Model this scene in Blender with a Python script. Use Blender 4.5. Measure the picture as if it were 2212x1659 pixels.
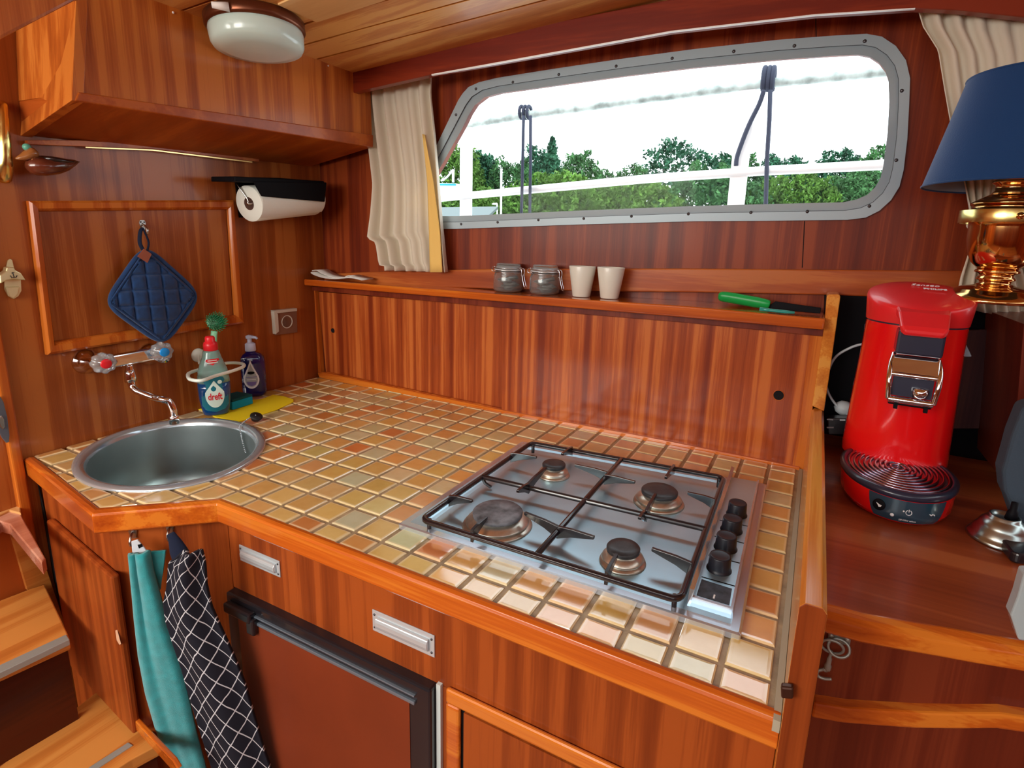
import bpy, bmesh, math, random
import numpy as np
from mathutils import Vector, Matrix, Euler, noise

for o in list(bpy.data.objects):
    bpy.data.objects.remove(o)
SC = bpy.context.scene
COL = SC.collection
random.seed(7)

# ---------------------------------------------------------------- camera
W, H = 2212, 1659
FPX = 1168.05
PPX, PPY = W / 2 + 84.79, H / 2 - 69.96
CAM_LOC = Vector((-.01306, -.54607, 1.39900))
CAM_ROT = Euler((1.3646, -.0391, .4574), 'XYZ')
cam = bpy.data.cameras.new('camera')
cam.sensor_fit = 'HORIZONTAL'
cam.sensor_width = 36
cam.lens = FPX * 36 / W
cam.shift_x = -84.79 / W
cam.shift_y = -69.96 / W
cam.clip_start = .01
cam.clip_end = 500
camo = bpy.data.objects.new('camera', cam)
camo.location = CAM_LOC
camo.rotation_euler = CAM_ROT
COL.objects.link(camo)
SC.camera = camo

# ---------------------------------------------------------------- daylight
SC.view_settings.view_transform = 'Standard'
SC.view_settings.look = 'None'
SC.view_settings.exposure = .25
SC.view_settings.gamma = 1
SC.view_settings.use_curve_mapping = False
wd = bpy.data.worlds.new('overcast_sky')
SC.world = wd
wd.use_nodes = True
bg = wd.node_tree.nodes['Background']
bg.inputs[0].default_value = (.86, .95, 1.0, 1)
bg.inputs[1].default_value = 2.6


def area(name, loc, target, size, size_y, power, col=(1, 1, 1)):
    l = bpy.data.lights.new(name, 'AREA')
    l.shape = 'RECTANGLE'
    l.size, l.size_y, l.energy, l.color = size, size_y, power, col
    o = bpy.data.objects.new(name, l)
    o.location = loc
    d = Vector(target) - Vector(loc)
    o.rotation_euler = d.to_track_quat('-Z', 'Y').to_euler()
    COL.objects.link(o)
    return o


# daylight through the opposite cabin window behind the camera and the open companionway at the stairs
area('daylight_opposite_window', (.3, -2.0, 1.62), (-.6, .6, 1.1), 1.9, .55, 5, (1, .96, .9))
area('daylight_companionway', (-1.15, -1.45, 1.85), (-1.35, .3, 1.1), 1.3, 1.1, 46, (1, .93, .82))

RCAM = CAM_ROT.to_matrix()


def ray(u, v):
    return RCAM @ Vector(((u - PPX) / FPX, -(v - PPY) / FPX, -1.0))


def at(u, v, pl, off=0.0):
    """the point of plane pl (moved by off along its normal) that the photo shows at pixel u, v"""
    p, n = pl
    d = ray(u, v)
    return CAM_LOC + d * (((p + n * off) - CAM_LOC).dot(n) / d.dot(n))


def vplane(a, b, toward):
    d = Vector((b[0] - a[0], b[1] - a[1], 0)).normalized()
    n = Vector((d.y, -d.x, 0))
    if n.dot(Vector(toward)) < 0:
        n = -n
    return (Vector((a[0], a[1], 0)), n)


def zplane(z):
    return (Vector((0, 0, z)), Vector((0, 0, 1)))


def yplane(y):
    return (Vector((0, y, 0)), Vector((0, -1, 0)))


def xplane(x):
    return (Vector((x, 0, 0)), Vector((1, 0, 0)))


CZ = .90      # countertop height
TZ = .965      # side worktop height
LW = vplane((-1.466, -.048), (-1.511, .730), (1, 0, 0))     # left bulkhead
BC = vplane((-1.511, .730), (.017, .767), (0, -1, 0))       # front of the sliding door cabinet
WW = vplane((-1.513, .775), (.1, .880), (0, -1, 0))         # window wall
UP = Vector((0, 0, 1))


# ---------------------------------------------------------------- materials
def nmat(name):
    m = bpy.data.materials.new(name)
    m.use_nodes = True
    nt = m.node_tree
    return m, nt, nt.nodes['Principled BSDF']


def pbr(name, col, rough=.5, metal=0., coat=0., spec=.5, bump=0., bscale=200, vary=0., vscale=8, emit=None, estr=0, trans=0, ior=1.45, aniso=0, sheen=0):
    m, nt, b = nmat(name)
    L = nt.links.new
    b.inputs['Base Color'].default_value = (*col, 1)
    b.inputs['Roughness'].default_value = rough
    b.inputs['Metallic'].default_value = metal
    b.inputs['Coat Weight'].default_value = coat
    b.inputs['Coat Roughness'].default_value = .08
    b.inputs['Specular IOR Level'].default_value = spec
    b.inputs['Transmission Weight'].default_value = trans
    b.inputs['IOR'].default_value = ior
    b.inputs['Anisotropic'].default_value = aniso
    b.inputs['Sheen Weight'].default_value = sheen
    tc = nt.nodes.new('ShaderNodeTexCoord')
    if vary:
        n = nt.nodes.new('ShaderNodeTexNoise')
        n.inputs['Scale'].default_value = vscale
        n.inputs['Detail'].default_value = 5
        L(tc.outputs['Object'], n.inputs['Vector'])
        r = nt.nodes.new('ShaderNodeValToRGB')
        r.color_ramp.elements[0].position = .3
        r.color_ramp.elements[1].position = .7
        r.color_ramp.elements[0].color = (*[c * (1 - vary) for c in col], 1)
        r.color_ramp.elements[1].color = (*[min(1, c * (1 + vary)) for c in col], 1)
        L(n.outputs['Fac'], r.inputs[0])
        L(r.outputs[0], b.inputs['Base Color'])
    if bump:
        n = nt.nodes.new('ShaderNodeTexNoise')
        n.inputs['Scale'].default_value = bscale
        n.inputs['Detail'].default_value = 3
        L(tc.outputs['Object'], n.inputs['Vector'])
        bp = nt.nodes.new('ShaderNodeBump')
        bp.inputs['Strength'].default_value = bump
        bp.inputs['Distance'].default_value = .002
        L(n.outputs['Fac'], bp.inputs['Height'])
        L(bp.outputs[0], b.inputs['Normal'])
    if emit:
        b.inputs['Emission Color'].default_value = (*emit, 1)
        b.inputs['Emission Strength'].default_value = estr
    return m


def wood(name, dark, mid, light, grain='z', band=26, rough=.34, coat=.35, contrast=1.0, fine=.35, seed=0.):
    """varnished ribbon-striped mahogany; grain = axis the fibres follow"""
    m, nt, b = nmat(name)
    N, L = nt.nodes.new, nt.links.new
    tc = N('ShaderNodeTexCoord')

    def stretched(across, along):
        mp = N('ShaderNodeMapping')
        s = [across] * 3
        s['xyz'.index(grain)] = along
        mp.inputs['Scale'].default_value = s
        mp.inputs['Location'].default_value = (seed, seed * 1.7, seed * .6)
        L(tc.outputs['Object'], mp.inputs['Vector'])
        n = N('ShaderNodeTexNoise')
        L(mp.outputs[0], n.inputs['Vector'])
        n.inputs['Scale'].default_value = 1
        return n
    n1 = stretched(band, band * .012)
    n1.inputs['Detail'].default_value = 1.5
    n1.inputs['Distortion'].default_value = .05
    n2 = stretched(band * 9, band * .25)
    n2.inputs['Detail'].default_value = 4
    n3 = stretched(3.2, 1.6)
    n3.inputs['Detail'].default_value = 2
    mix = N('ShaderNodeMath'); mix.operation = 'MULTIPLY_ADD'
    L(n2.outputs['Fac'], mix.inputs[0]); mix.inputs[1].default_value = fine
    L(n1.outputs['Fac'], mix.inputs[2])
    mix2 = N('ShaderNodeMath'); mix2.operation = 'MULTIPLY_ADD'
    L(n3.outputs['Fac'], mix2.inputs[0]); mix2.inputs[1].default_value = .45
    L(mix.outputs[0], mix2.inputs[2])
    r = N('ShaderNodeValToRGB')
    c = .5 + fine * .5 + .225
    w = .24 / contrast
    e = r.color_ramp.elements
    e[0].position = c - w; e[0].color = (*dark, 1)
    e[1].position = c + w; e[1].color = (*light, 1)
    k = e.new(c); k.color = (*mid, 1)
    L(mix2.outputs[0], r.inputs[0])
    L(r.outputs[0], b.inputs['Base Color'])
    b.inputs['Roughness'].default_value = rough
    b.inputs['Coat Weight'].default_value = coat * .6
    b.inputs['Coat Roughness'].default_value = .14
    b.inputs['Specular IOR Level'].default_value = .22
    bp = N('ShaderNodeBump')
    bp.inputs['Strength'].default_value = .12
    bp.inputs['Distance'].default_value = .001
    L(n2.outputs['Fac'], bp.inputs['Height'])
    L(bp.outputs[0], b.inputs['Normal'])
    return m


M = {}
M['door'] = wood('mahogany_ribbon', (0.20, 0.028, 0.007), (0.39, 0.076, 0.015), (0.56, 0.15, 0.032), 'z', 60, contrast=.95, fine=.3)
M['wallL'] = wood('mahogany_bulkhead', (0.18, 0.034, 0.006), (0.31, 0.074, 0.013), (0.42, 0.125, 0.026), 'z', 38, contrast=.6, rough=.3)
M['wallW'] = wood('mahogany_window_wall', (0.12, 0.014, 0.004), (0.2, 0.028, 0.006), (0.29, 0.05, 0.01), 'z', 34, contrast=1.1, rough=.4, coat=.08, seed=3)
M['cabup'] = wood('mahogany_upper_cabinet', (0.3, 0.058, 0.008), (0.47, 0.115, 0.015), (0.6, 0.18, 0.028), 'z', 36, contrast=1.2, seed=5)
M['nose_x'] = wood('varnished_edge_x', (0.36, 0.055, 0.006), (0.58, 0.12, 0.01), (0.7, 0.2, 0.02), 'x', 30, contrast=.9, rough=.2, coat=1.6, seed=2)
M['nose_y'] = wood('varnished_edge_y', (0.48, 0.13, 0.016), (0.64, 0.22, 0.03), (0.74, 0.33, 0.06), 'y', 30, contrast=.9, rough=.2, coat=.7, seed=4)
M['frame_z'] = wood('mahogany_frame', (0.32, 0.052, 0.007), (0.48, 0.105, 0.013), (0.6, 0.17, 0.022), 'z', 30, contrast=.9, rough=.25, coat=.5)
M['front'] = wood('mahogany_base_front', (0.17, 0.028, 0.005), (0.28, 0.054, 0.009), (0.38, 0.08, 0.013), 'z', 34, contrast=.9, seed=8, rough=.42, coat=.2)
M['under'] = wood('mahogany_underside', (0.28, 0.048, 0.006), (0.4, 0.08, 0.01), (0.5, 0.12, 0.016), 'x', 14, contrast=.8, seed=9)
M['plank'] = wood('ceiling_plank', (0.46, 0.15, 0.035), (0.62, 0.24, 0.06), (0.74, 0.36, 0.1), 'x', 26, contrast=.8, rough=.4, coat=.2, seed=11)
M['ply'] = wood('ceiling_ply_patch', (.60, .30, .10), (.70, .38, .14), (.78, .48, .2), 'x', 10, contrast=.7, rough=.5, coat=.05, seed=13)
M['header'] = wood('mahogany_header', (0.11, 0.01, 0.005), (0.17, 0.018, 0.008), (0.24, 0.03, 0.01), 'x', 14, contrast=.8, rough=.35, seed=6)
M['table'] = wood('mahogany_worktop', (0.17, 0.028, 0.009), (0.3, 0.062, 0.018), (0.4, 0.105, 0.032), 'x', 13, contrast=1.0, rough=.28, coat=.6, seed=15)
M['strip'] = wood('mahogany_ledge', (0.28, 0.05, 0.012), (0.4, 0.085, 0.018), (0.5, 0.14, 0.03), 'x', 20, contrast=.9, seed=17)
M['tread'] = wood('stair_tread', (0.42, 0.12, 0.02), (0.56, 0.19, 0.035), (0.66, 0.27, 0.06), 'y', 24, contrast=1.0, rough=.35, seed=19)
M['darkwood'] = wood('dark_red_panel', (.09, .012, .006), (.15, .022, .009), (.21, .036, .013), 'z', 20, contrast=.8, seed=21)
M['fridge_panel'] = pbr('fridge_veneer', (.20, .034, .010), .4, vary=.12, vscale=6)
M['riser'] = wood('dark_riser', (.035, .005, .003), (.055, .008, .004), (.08, .013, .005), 'y', 14, seed=31)
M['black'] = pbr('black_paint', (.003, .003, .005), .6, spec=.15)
M['gap'] = pbr('black_joint_and_shade', (.003, .002, .003), .9)  # flat black for joints and holes, and for shade painted into gaps


# ---------------------------------------------------------------- mesh helpers
class MB:
    def __init__(self):
        self.v, self.f, self.mi, self.sm = [], [], [], []

    def add(self, vs, fs, mi=0, smooth=False):
        b = len(self.v)
        self.v += [Vector(p) for p in vs]
        for f in fs:
            self.f.append([i + b for i in f]); self.mi.append(mi); self.sm.append(smooth)
        return self

    def hexa(self, p, mi=0):
        """p: 4 front points (ring) then 4 matching back points"""
        return self.add(p, [(0, 1, 2, 3), (7, 6, 5, 4), (0, 4, 5, 1), (1, 5, 6, 2), (2, 6, 7, 3), (3, 7, 4, 0)], mi)

    def box(self, lo, hi, mi=0):
        x0, y0, z0 = lo; x1, y1, z1 = hi
        return self.hexa([(x0, y0, z0), (x1, y0, z0), (x1, y0, z1), (x0, y0, z1), (x0, y1, z0), (x1, y1, z0), (x1, y1, z1), (x0, y1, z1)], mi)

    def prism(self, ring, vec, mi=0):
        n = len(ring); vec = Vector(vec)
        ring = [Vector(p) for p in ring]
        vs = ring + [p + vec for p in ring]
        fs = [tuple(range(n)), tuple(range(2 * n - 1, n - 1, -1))]
        fs += [(i, i + n, (i + 1) % n + n, (i + 1) % n) for i in range(n)]
        return self.add(vs, fs, mi)

    def lathe(self, prof, n=32, mat=None, mi=0, sx=1., sy=1., caps=True, smooth=True):
        """prof: (radius, z) pairs, spun about z, then mat"""
        mat = mat or Matrix()
        vs, fs = [], []
        for r, z in prof:
            for i in range(n):
                a = 2 * math.pi * i / n
                vs.append(mat @ Vector((r * math.cos(a) * sx, r * math.sin(a) * sy, z)))
        for k in range(len(prof) - 1):
            for i in range(n):
                j = (i + 1) % n
                fs.append((k * n + i, k * n + j, (k + 1) * n + j, (k + 1) * n + i))
        self.add(vs, fs, mi, smooth)
        if caps:
            b = len(self.v) - len(vs)
            for k, rev in ((0, True), (len(prof) - 1, False)):
                if prof[k][0] > 1e-5:
                    ids = [b + k * n + i for i in range(n)]
                    self.f.append(ids[::-1] if rev else ids); self.mi.append(mi); self.sm.append(False)
        return self

    def tube(self, path, r, n=10, mi=0, closed=False, flat=1.0):
        path = [Vector(p) for p in path]
        m = len(path)
        rr = r if isinstance(r, (list, tuple)) else [r] * m
        vs, fs = [], []
        ref = None
        for k, p in enumerate(path):
            a = path[(k - 1) % m] if (closed or k > 0) else p
            c = path[(k + 1) % m] if (closed or k < m - 1) else p
            t = (c - a).normalized()
            if ref is None:
                ref = t.orthogonal().normalized()
            ref = (ref - t * ref.dot(t))
            ref = ref.normalized() if ref.length > 1e-6 else t.orthogonal().normalized()
            s = t.cross(ref)
            for i in range(n):
                w = 2 * math.pi * i / n
                vs.append(p + ref * math.cos(w) * rr[k] + s * math.sin(w) * rr[k] * flat)
        last = m if closed else m - 1
        for k in range(last):
            for i in range(n):
                j = (i + 1) % n
                q = (k + 1) % m
                fs.append((k * n + i, q * n + i, q * n + j, k * n + j))
        if not closed:
            fs.append(tuple(range(n))[::-1]); fs.append(tuple((m - 1) * n + i for i in range(n)))
        return self.add(vs, fs, mi, True)

    def sphere(self, c, r, nu=16, nv=10, mi=0, s=(1, 1, 1), mat=None):
        c = Vector(c)
        prof = [(max(1e-5, math.sin(math.pi * k / nv)), -math.cos(math.pi * k / nv)) for k in range(nv + 1)]
        T = Matrix.Translation(c) @ (mat or Matrix()) @ Matrix.Diagonal((r * s[0], r * s[1], r * s[2], 1))
        return self.lathe(prof, nu, T, mi, caps=False)

    def xf(self, mat):
        self.v = [mat @ p for p in self.v]
        return self

    def build(self, name, mats, parent=None, bevel=0, seg=2, smooth=None, loc=None, recalc=True, weld=False):
        me = bpy.data.meshes.new(name)
        lo = Vector([min(p[i] for p in self.v) for i in range(3)])
        hi = Vector([max(p[i] for p in self.v) for i in range(3)])
        o0 = Vector(loc) if loc is not None else Vector(((lo.x + hi.x) / 2, (lo.y + hi.y) / 2, lo.z))
        me.from_pydata([p - o0 for p in self.v], [], self.f)
        mats = mats if isinstance(mats, (list, tuple)) else [mats]
        for m in mats:
            me.materials.append(M[m] if isinstance(m, str) else m)
        for p, i, s in zip(me.polygons, self.mi, self.sm):
            p.material_index = i; p.use_smooth = s
        me.validate()
        if recalc or weld:
            bm = bmesh.new(); bm.from_mesh(me)
            if weld:
                bmesh.ops.remove_doubles(bm, verts=bm.verts, dist=1e-5)
            if recalc:
                bmesh.ops.recalc_face_normals(bm, faces=bm.faces)
            bm.to_mesh(me); bm.free()
        o = bpy.data.objects.new(name, me)
        COL.objects.link(o)
        if parent is not None:
            o.parent = parent
            o.location = o0 - WORG[parent.name]
        else:
            o.location = o0
        WORG[o.name] = o0
        if bevel:
            b = o.modifiers.new('edge', 'BEVEL'); b.width = bevel; b.segments = seg
            b.limit_method = 'ANGLE'; b.angle_limit = math.radians(35); b.harden_normals = False
        return o


WORG = {}


def empty(name, loc):
    o = bpy.data.objects.new(name, None)
    o.empty_display_size = .03
    o.location = loc
    COL.objects.link(o)
    WORG[o.name] = Vector(loc)
    return o


def tag(o, label=None, cat=None, group=None, kind=None):
    if label: o['label'] = label
    if cat: o['category'] = cat
    if group: o['group'] = group
    if kind: o['kind'] = kind
    return o


def thing(name, loc, label, cat, group=None):
    return tag(empty(name, loc), label, cat, group)


def slab(pxs, pl, thick, off=0., vec=None):
    """front face = the pixels' points on plane pl (moved off toward the room); thickness goes back into the plane"""
    ring = [at(u, v, pl, off) for u, v in pxs]
    return MB().prism(ring, vec if vec is not None else -pl[1] * thick)


def smoothpath(pts, n=6, closed=False):
    """Catmull-Rom through points"""
    pts = [Vector(p) for p in pts]
    m = len(pts); out = []
    rng = range(m if closed else m - 1)
    for k in rng:
        p0 = pts[(k - 1) % m] if (closed or k) else pts[0]
        p1, p2 = pts[k], pts[(k + 1) % m]
        p3 = pts[(k + 2) % m] if (closed or k < m - 2) else pts[-1]
        for i in range(n):
            t = i / n
            out.append(.5 * ((2 * p1) + (p2 - p0) * t + (2 * p0 - 5 * p1 + 4 * p2 - p3) * t * t + (3 * p1 - p0 - 3 * p2 + p3) * t ** 3))
    if not closed:
        out.append(pts[-1])
    return out


def text_mesh(s, size, mat, depth=.0002, align='CENTER', bold=0, shear=0):
    c = bpy.data.curves.new('t', 'FONT')
    c.body = s; c.size = size; c.align_x = align; c.align_y = 'CENTER'; c.extrude = depth
    c.offset = bold; c.shear = shear; c.resolution_u = 3
    o = bpy.data.objects.new('t', c)
    COL.objects.link(o)
    bpy.context.view_layer.update()
    dg = bpy.context.evaluated_depsgraph_get()
    me = bpy.data.meshes.new_from_object(o.evaluated_get(dg))
    mb = MB().add([mat @ v.co for v in me.vertices], [tuple(p.vertices) for p in me.polygons])
    bpy.data.objects.remove(o); bpy.data.curves.remove(c); bpy.data.meshes.remove(me)
    return mb


def frame_mat(o, x, z):
    """matrix with origin o, local x along x, local z (facing) along z"""
    z = Vector(z).normalized(); x = Vector(x); x = (x - z * x.dot(z)).normalized()
    y = z.cross(x)
    m = Matrix.Identity(4)
    for i in range(3):
        m[i][0], m[i][1], m[i][2], m[i][3] = x[i], y[i], z[i], o[i]
    return m


def holed(outer, holes, vec):
    """flat plate with holes, extruded by vec -> MB"""
    bm = bmesh.new()
    es = []
    for loop in [outer] + holes:
        vs = [bm.verts.new(p) for p in loop]
        es += [bm.edges.new((vs[i], vs[(i + 1) % len(vs)])) for i in range(len(vs))]
    r = bmesh.ops.triangle_fill(bm, use_beauty=True, use_dissolve=False, edges=es)
    fs = [g for g in r['geom'] if isinstance(g, bmesh.types.BMFace)]
    e = bmesh.ops.extrude_face_region(bm, geom=fs)
    bmesh.ops.translate(bm, vec=Vector(vec), verts=[g for g in e['geom'] if isinstance(g, bmesh.types.BMVert)])
    bmesh.ops.recalc_face_normals(bm, faces=bm.faces)
    bm.verts.index_update()
    mb = MB().add([v.co.copy() for v in bm.verts], [tuple(v.index for v in f.verts) for f in bm.faces])
    bm.free()
    return mb


def rings_between(outer, inner, mi=0, smooth=False):
    n = len(outer)
    return MB().add(list(outer) + list(inner), [(i, (i + 1) % n, (i + 1) % n + n, i + n) for i in range(n)], mi, smooth)

# ================================================================ THE SETTING
def quadring(pts):
    return [Vector(p) for p in pts]


# left bulkhead: from the door post to the window wall
pA = LW[0] + (Vector((-1.511, .730, 0)) - LW[0]).normalized() * -.03
lw_dir = (Vector((-1.511, .730, 0)) - LW[0]).normalized()
L0 = LW[0] + lw_dir * -.075
L1 = Vector((-1.515, .80, 0))
tag(MB().prism([L0 + UP * .05, L1 + UP * .05, L1 + UP * 2.1, L0 + UP * 2.1], -LW[1] * .03).build('wall_left', 'wallL'), kind='structure')
# window wall with its opening
win_in = [(1500, 146), (1680, 129), (1800, 120.5), (1855, 118), (1880, 123), (1899, 136), (1912, 152), (1919, 172), (1921, 220), (1917, 290), (1908, 359), (1902, 384), (1890, 405),
          (1873, 421), (1850, 431), (1821, 437), (1650, 441), (1500, 445), (1250, 455), (984, 467), (950, 467), (925, 464), (911, 455), (905, 441), (909, 428), (948.5, 366), (999, 276.5),
          (1012, 249), (1025, 228), (1047, 210), (1075, 202), (1200, 184.5), (1350, 164)]
win_out = [(1500, 106), (1680, 86), (1800, 77), (1872, 73), (1905, 79), (1935, 99), (1957, 130), (1966, 169), (1964, 225), (1960, 300), (1952, 367), (1943, 403), (1925, 432),
           (1900, 455), (1870, 470), (1830, 475), (1650, 477), (1500, 478), (1250, 485), (984, 494.5), (930, 494.5), (898, 489), (878, 474), (868, 450), (874, 428), (943, 314), (990, 216),
           (1000, 201), (1012, 188), (1035, 177.5), (1075, 168), (1200, 148), (1350, 126)]
win_mid = [((a[0] * .52 + b[0] * .48), (a[1] * .52 + b[1] * .48)) for a, b in zip(win_in, win_out)]
wd_dir = (Vector((.1, .880, 0)) - Vector((-1.513, .775, 0))).normalized()
W0 = Vector((-1.513, .775, 0)) - wd_dir * .02
W1 = W0 + wd_dir * 2.6
hole = [at(a[0] * .85 + b[0] * .15, a[1] * .85 + b[1] * .15, WW) for a, b in zip(win_in, win_out)]
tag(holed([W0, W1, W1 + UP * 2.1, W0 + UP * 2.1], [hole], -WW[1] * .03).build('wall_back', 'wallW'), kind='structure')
M['alu'] = pbr('grey_anodised_frame', (.42, .52, .57), .42, metal=.3)
M['alu_dark'] = pbr('frame_seam', (.05, .05, .07), .5)
M['screw'] = pbr('frame_screw', (.12, .12, .13), .35, metal=.9)
w1 = empty('window_1', at(1450, 478, WW)); tag(w1, kind='structure')
fo = [at(u, v, WW, .010) for u, v in win_out]
fm = [at(u, v, WW, .012) for u, v in win_mid]
fm2 = [at(u, v, WW, .006) for u, v in [((a[0] * .55 + b[0] * .45), (a[1] * .55 + b[1] * .45)) for a, b in zip(win_in, win_out)]]
fi = [at(u, v, WW, .010) for u, v in win_in]
fb = [at(u, v, WW, -.0285) for u, v in win_in]
fo0 = [at(u, v, WW, .0002) for u, v in win_out]
fr = MB()
for a, b, i in ((fo0, fo, 0), (fo, fm, 0), (fm, fm2, 1), (fm2, fi, 0), (fi, fb, 0)):
    q = rings_between(a, b, i)
    fr.add(q.v, q.f, i)
fr.build('window_frame', ['alu', 'alu_dark'], w1, recalc=False)
SCR = [(1028, 192), (1108, 177.5), (1207, 161), (1331, 143), (1452, 126), (1585, 111), (1716, 99), (1868, 89), (1948, 196), (1936, 346), (1878, 445), (1744, 457), (1622, 459), (1487, 462),
       (1364, 467), (1261, 472), (1163, 475), (1075, 480), (996, 484), (985, 248)]
for u, v in SCR:
    s = MB().lathe([(.0001, .0025), (.003, .0018), (.004, 0), (.004, -.001)], 10, frame_mat(at(u, v, WW, .0115), wd_dir, WW[1]))
    s.build('screw', 'screw', w1)
gm, nt, b = nmat('window_glass')
tr = nt.nodes.new('ShaderNodeBsdfTransparent'); gl = nt.nodes.new('ShaderNodeBsdfGlossy')
gl.inputs['Roughness'].default_value = .02
mx = nt.nodes.new('ShaderNodeMixShader'); mx.inputs[0].default_value = .003
nt.links.new(tr.outputs[0], mx.inputs[1]); nt.links.new(gl.outputs[0], mx.inputs[2])
nt.links.new(mx.outputs[0], nt.nodes['Material Output'].inputs[0])
MB().prism([at(u, v, WW, -.018) for u, v in win_in], -WW[1] * .004).build('glass', gm, w1)

# ledge board under the window
tag(slab([(700, 592), (785, 588), (1060, 581), (1480, 580), (2065, 585), (2200, 588), (2200, 668), (2065, 648), (1780, 637), (1480, 631), (1330, 630), (1060, 624), (700, 612)], WW, .018, .018).build('trim_1', 'strip', bevel=.003), kind='structure')
# panel joints in the window wall
for pl_ in ([(1737, 478), (1739, 478), (1734, 578), (1732, 578)], [(1761, 33), (1763, 33), (1764, 86), (1762, 86)]):
    tag(slab(pl_, WW, .0006, .0005).build('trim_2', 'gap'), kind='structure')
# header beam over the window
hp = (WW[0] + WW[1] * .12, WW[1])
hpx = [(754, 152), (1074, 71), (1253, 37), (1500, -12), (1800, -55), (2260, -85), (2700, -80), (2700, 130), (2400, 66), (2212, 37), (2062, 21), (1977, 18), (1762, 31.6), (1450, 67.5), (932, 161), (786, 194), (760, 201)]
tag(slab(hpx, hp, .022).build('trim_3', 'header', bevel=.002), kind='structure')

# ceiling: planks on a sloping plane
def plane3(a, b, c):
    n = (b - a).cross(c - a).normalized()
    if n.z > 0: n = -n
    return (a, n)
ca = at(330, 0, xplane(-1.25)); cb = at(738, 148, xplane(-1.25)); cc = at(1253, 37, hp)
CP = plane3(ca, cb, cc)
lines = [((754, 152), (1253, 37)), ((692, 126), (1197, 0)), ((635, 103), (980, 0)), ((629, 58), (667, 47.5)), ((597, 11), (625, 0))]
dirs = []
for a, b in lines[:3]:
    p, q = at(*a, CP), at(*b, CP); dirs.append((p, (q - p).normalized()))
ce = MB()
dmean = (dirs[0][1] + dirs[1][1] + dirs[2][1]).normalized()
perp = CP[1].cross(dmean).normalized()
if perp.y > 0: perp = -perp
base = dirs[0][0]
ts = [(d[0] - base).dot(perp) for d in dirs]
st = ts[2] - ts[1]
print('CEIL', ts, CP, [tuple(d[0]) for d in dirs])
edges = [ts[0] - .12, ts[1], ts[2]] + [ts[2] + st * k for k in range(1, 26)]
for a, b in zip(edges, edges[1:]):
    g = .0034
    q = [base + perp * (a + g) + dmean * -1.6, base + perp * (b - g) + dmean * -1.6, base + perp * (b - g) + dmean * 2.6, base + perp * (a + g) + dmean * 2.6]
    ce.prism([p - CP[1] * .0 for p in q], -CP[1] * .012)
q = [base + perp * edges[0] + dmean * -1.6, base + perp * edges[-1] + dmean * -1.6, base + perp * edges[-1] + dmean * 2.6, base + perp * edges[0] + dmean * 2.6]
ce.prism([p - CP[1] * .008 for p in q], -CP[1] * .02, 1)
ceo = tag(ce.build('ceiling', ['plank', 'riser']), kind='structure')
# plywood patch and the corner beam
tag(slab([(600, 11), (684, 49), (825, 4), (860, -10), (760, -60)], CP, .004, .004).build('trim_4', 'ply', bevel=.001), kind='structure')

# floor and the unseen rest of the cabin (plain, lets daylight in from the other side)
M['floor'] = wood('cabin_sole', (.20, .05, .015), (.30, .09, .03), (.38, .13, .045), 'x', 16, rough=.4, seed=23)
tag(MB().box((-2.4, -2.4, -.02), (2.2, 1.0, 0)).build('floor', 'floor'), kind='structure')
tag(MB().box((-2.3, -2.33, 0), (2.2, -2.3, 1.35)).box((.1, -2.33, 1.35), (2.2, -2.3, 2.2)).build('wall_rear', 'wallW'), kind='structure')

# door post at the left end of the bulkhead
dp = (LW[0] + LW[1] * .012, LW[1])
pr_ = at(50, 985, dp); pl2_ = at(42, 1092, dp); pz_ = at(150, 1374, dp).z
tag(MB().prism([Vector((pl2_.x, pl2_.y, pz_)), Vector((pr_.x, pr_.y, pz_)), Vector((pr_.x, pr_.y, 2.05)), Vector((pl2_.x, pl2_.y, 2.05))], -dp[1] * .05).build('trim_5', 'frame_z', bevel=.003), kind='structure')

# ================================================================ COUNTERTOP
ZN = .904
nz = zplane(ZN)
I = [at(77, 987, nz), at(214, 1095.5, nz), at(476, 1075, nz), at(1659, 1522, nz)]
O = [at(50, 989, nz), at(198, 1110, nz), at(468, 1087, nz), at(1661, 1547, nz)]
# keep the long front edge straight and level with the tile grid
Cb0, Cb1 = at(690, 815, zplane(CZ)), at(1738, 1018, zplane(CZ))
I[3].x = O[3].x = .0105
print('I', [tuple(round(c, 3) for c in p) for p in I], 'O', [tuple(round(c, 3) for c in p) for p in O])
PCX, PCY = .06, .06


def clip(poly, a, n):
    """keep the side of the line through a where n points"""
    out = []
    for i in range(len(poly)):
        p, q = poly[i], poly[(i + 1) % len(poly)]
        dp_ = (p[0] - a[0]) * n[0] + (p[1] - a[1]) * n[1]
        dq = (q[0] - a[0]) * n[0] + (q[1] - a[1]) * n[1]
        if dp_ >= 0: out.append(p)
        if dp_ * dq < 0:
            t = dp_ / (dp_ - dq)
            out.append((p[0] + (q[0] - p[0]) * t, p[1] + (q[1] - p[1]) * t))
    return out


def inward(a, b, ref):
    n = (-(b[1] - a[1]), b[0] - a[0])
    if (ref[0] - a[0]) * n[0] + (ref[1] - a[1]) * n[1] < 0: n = (-n[0], -n[1])
    return n


cen = (-.8, .4)
I2 = [(p.x, p.y) for p in I]
backA, backB = (Cb0.x, Cb0.y - .004), (Cb1.x, Cb1.y - .004)
leftA, leftB = (LW[0].x + .002, LW[0].y), (-1.509, .73)
rX = .006
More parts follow.
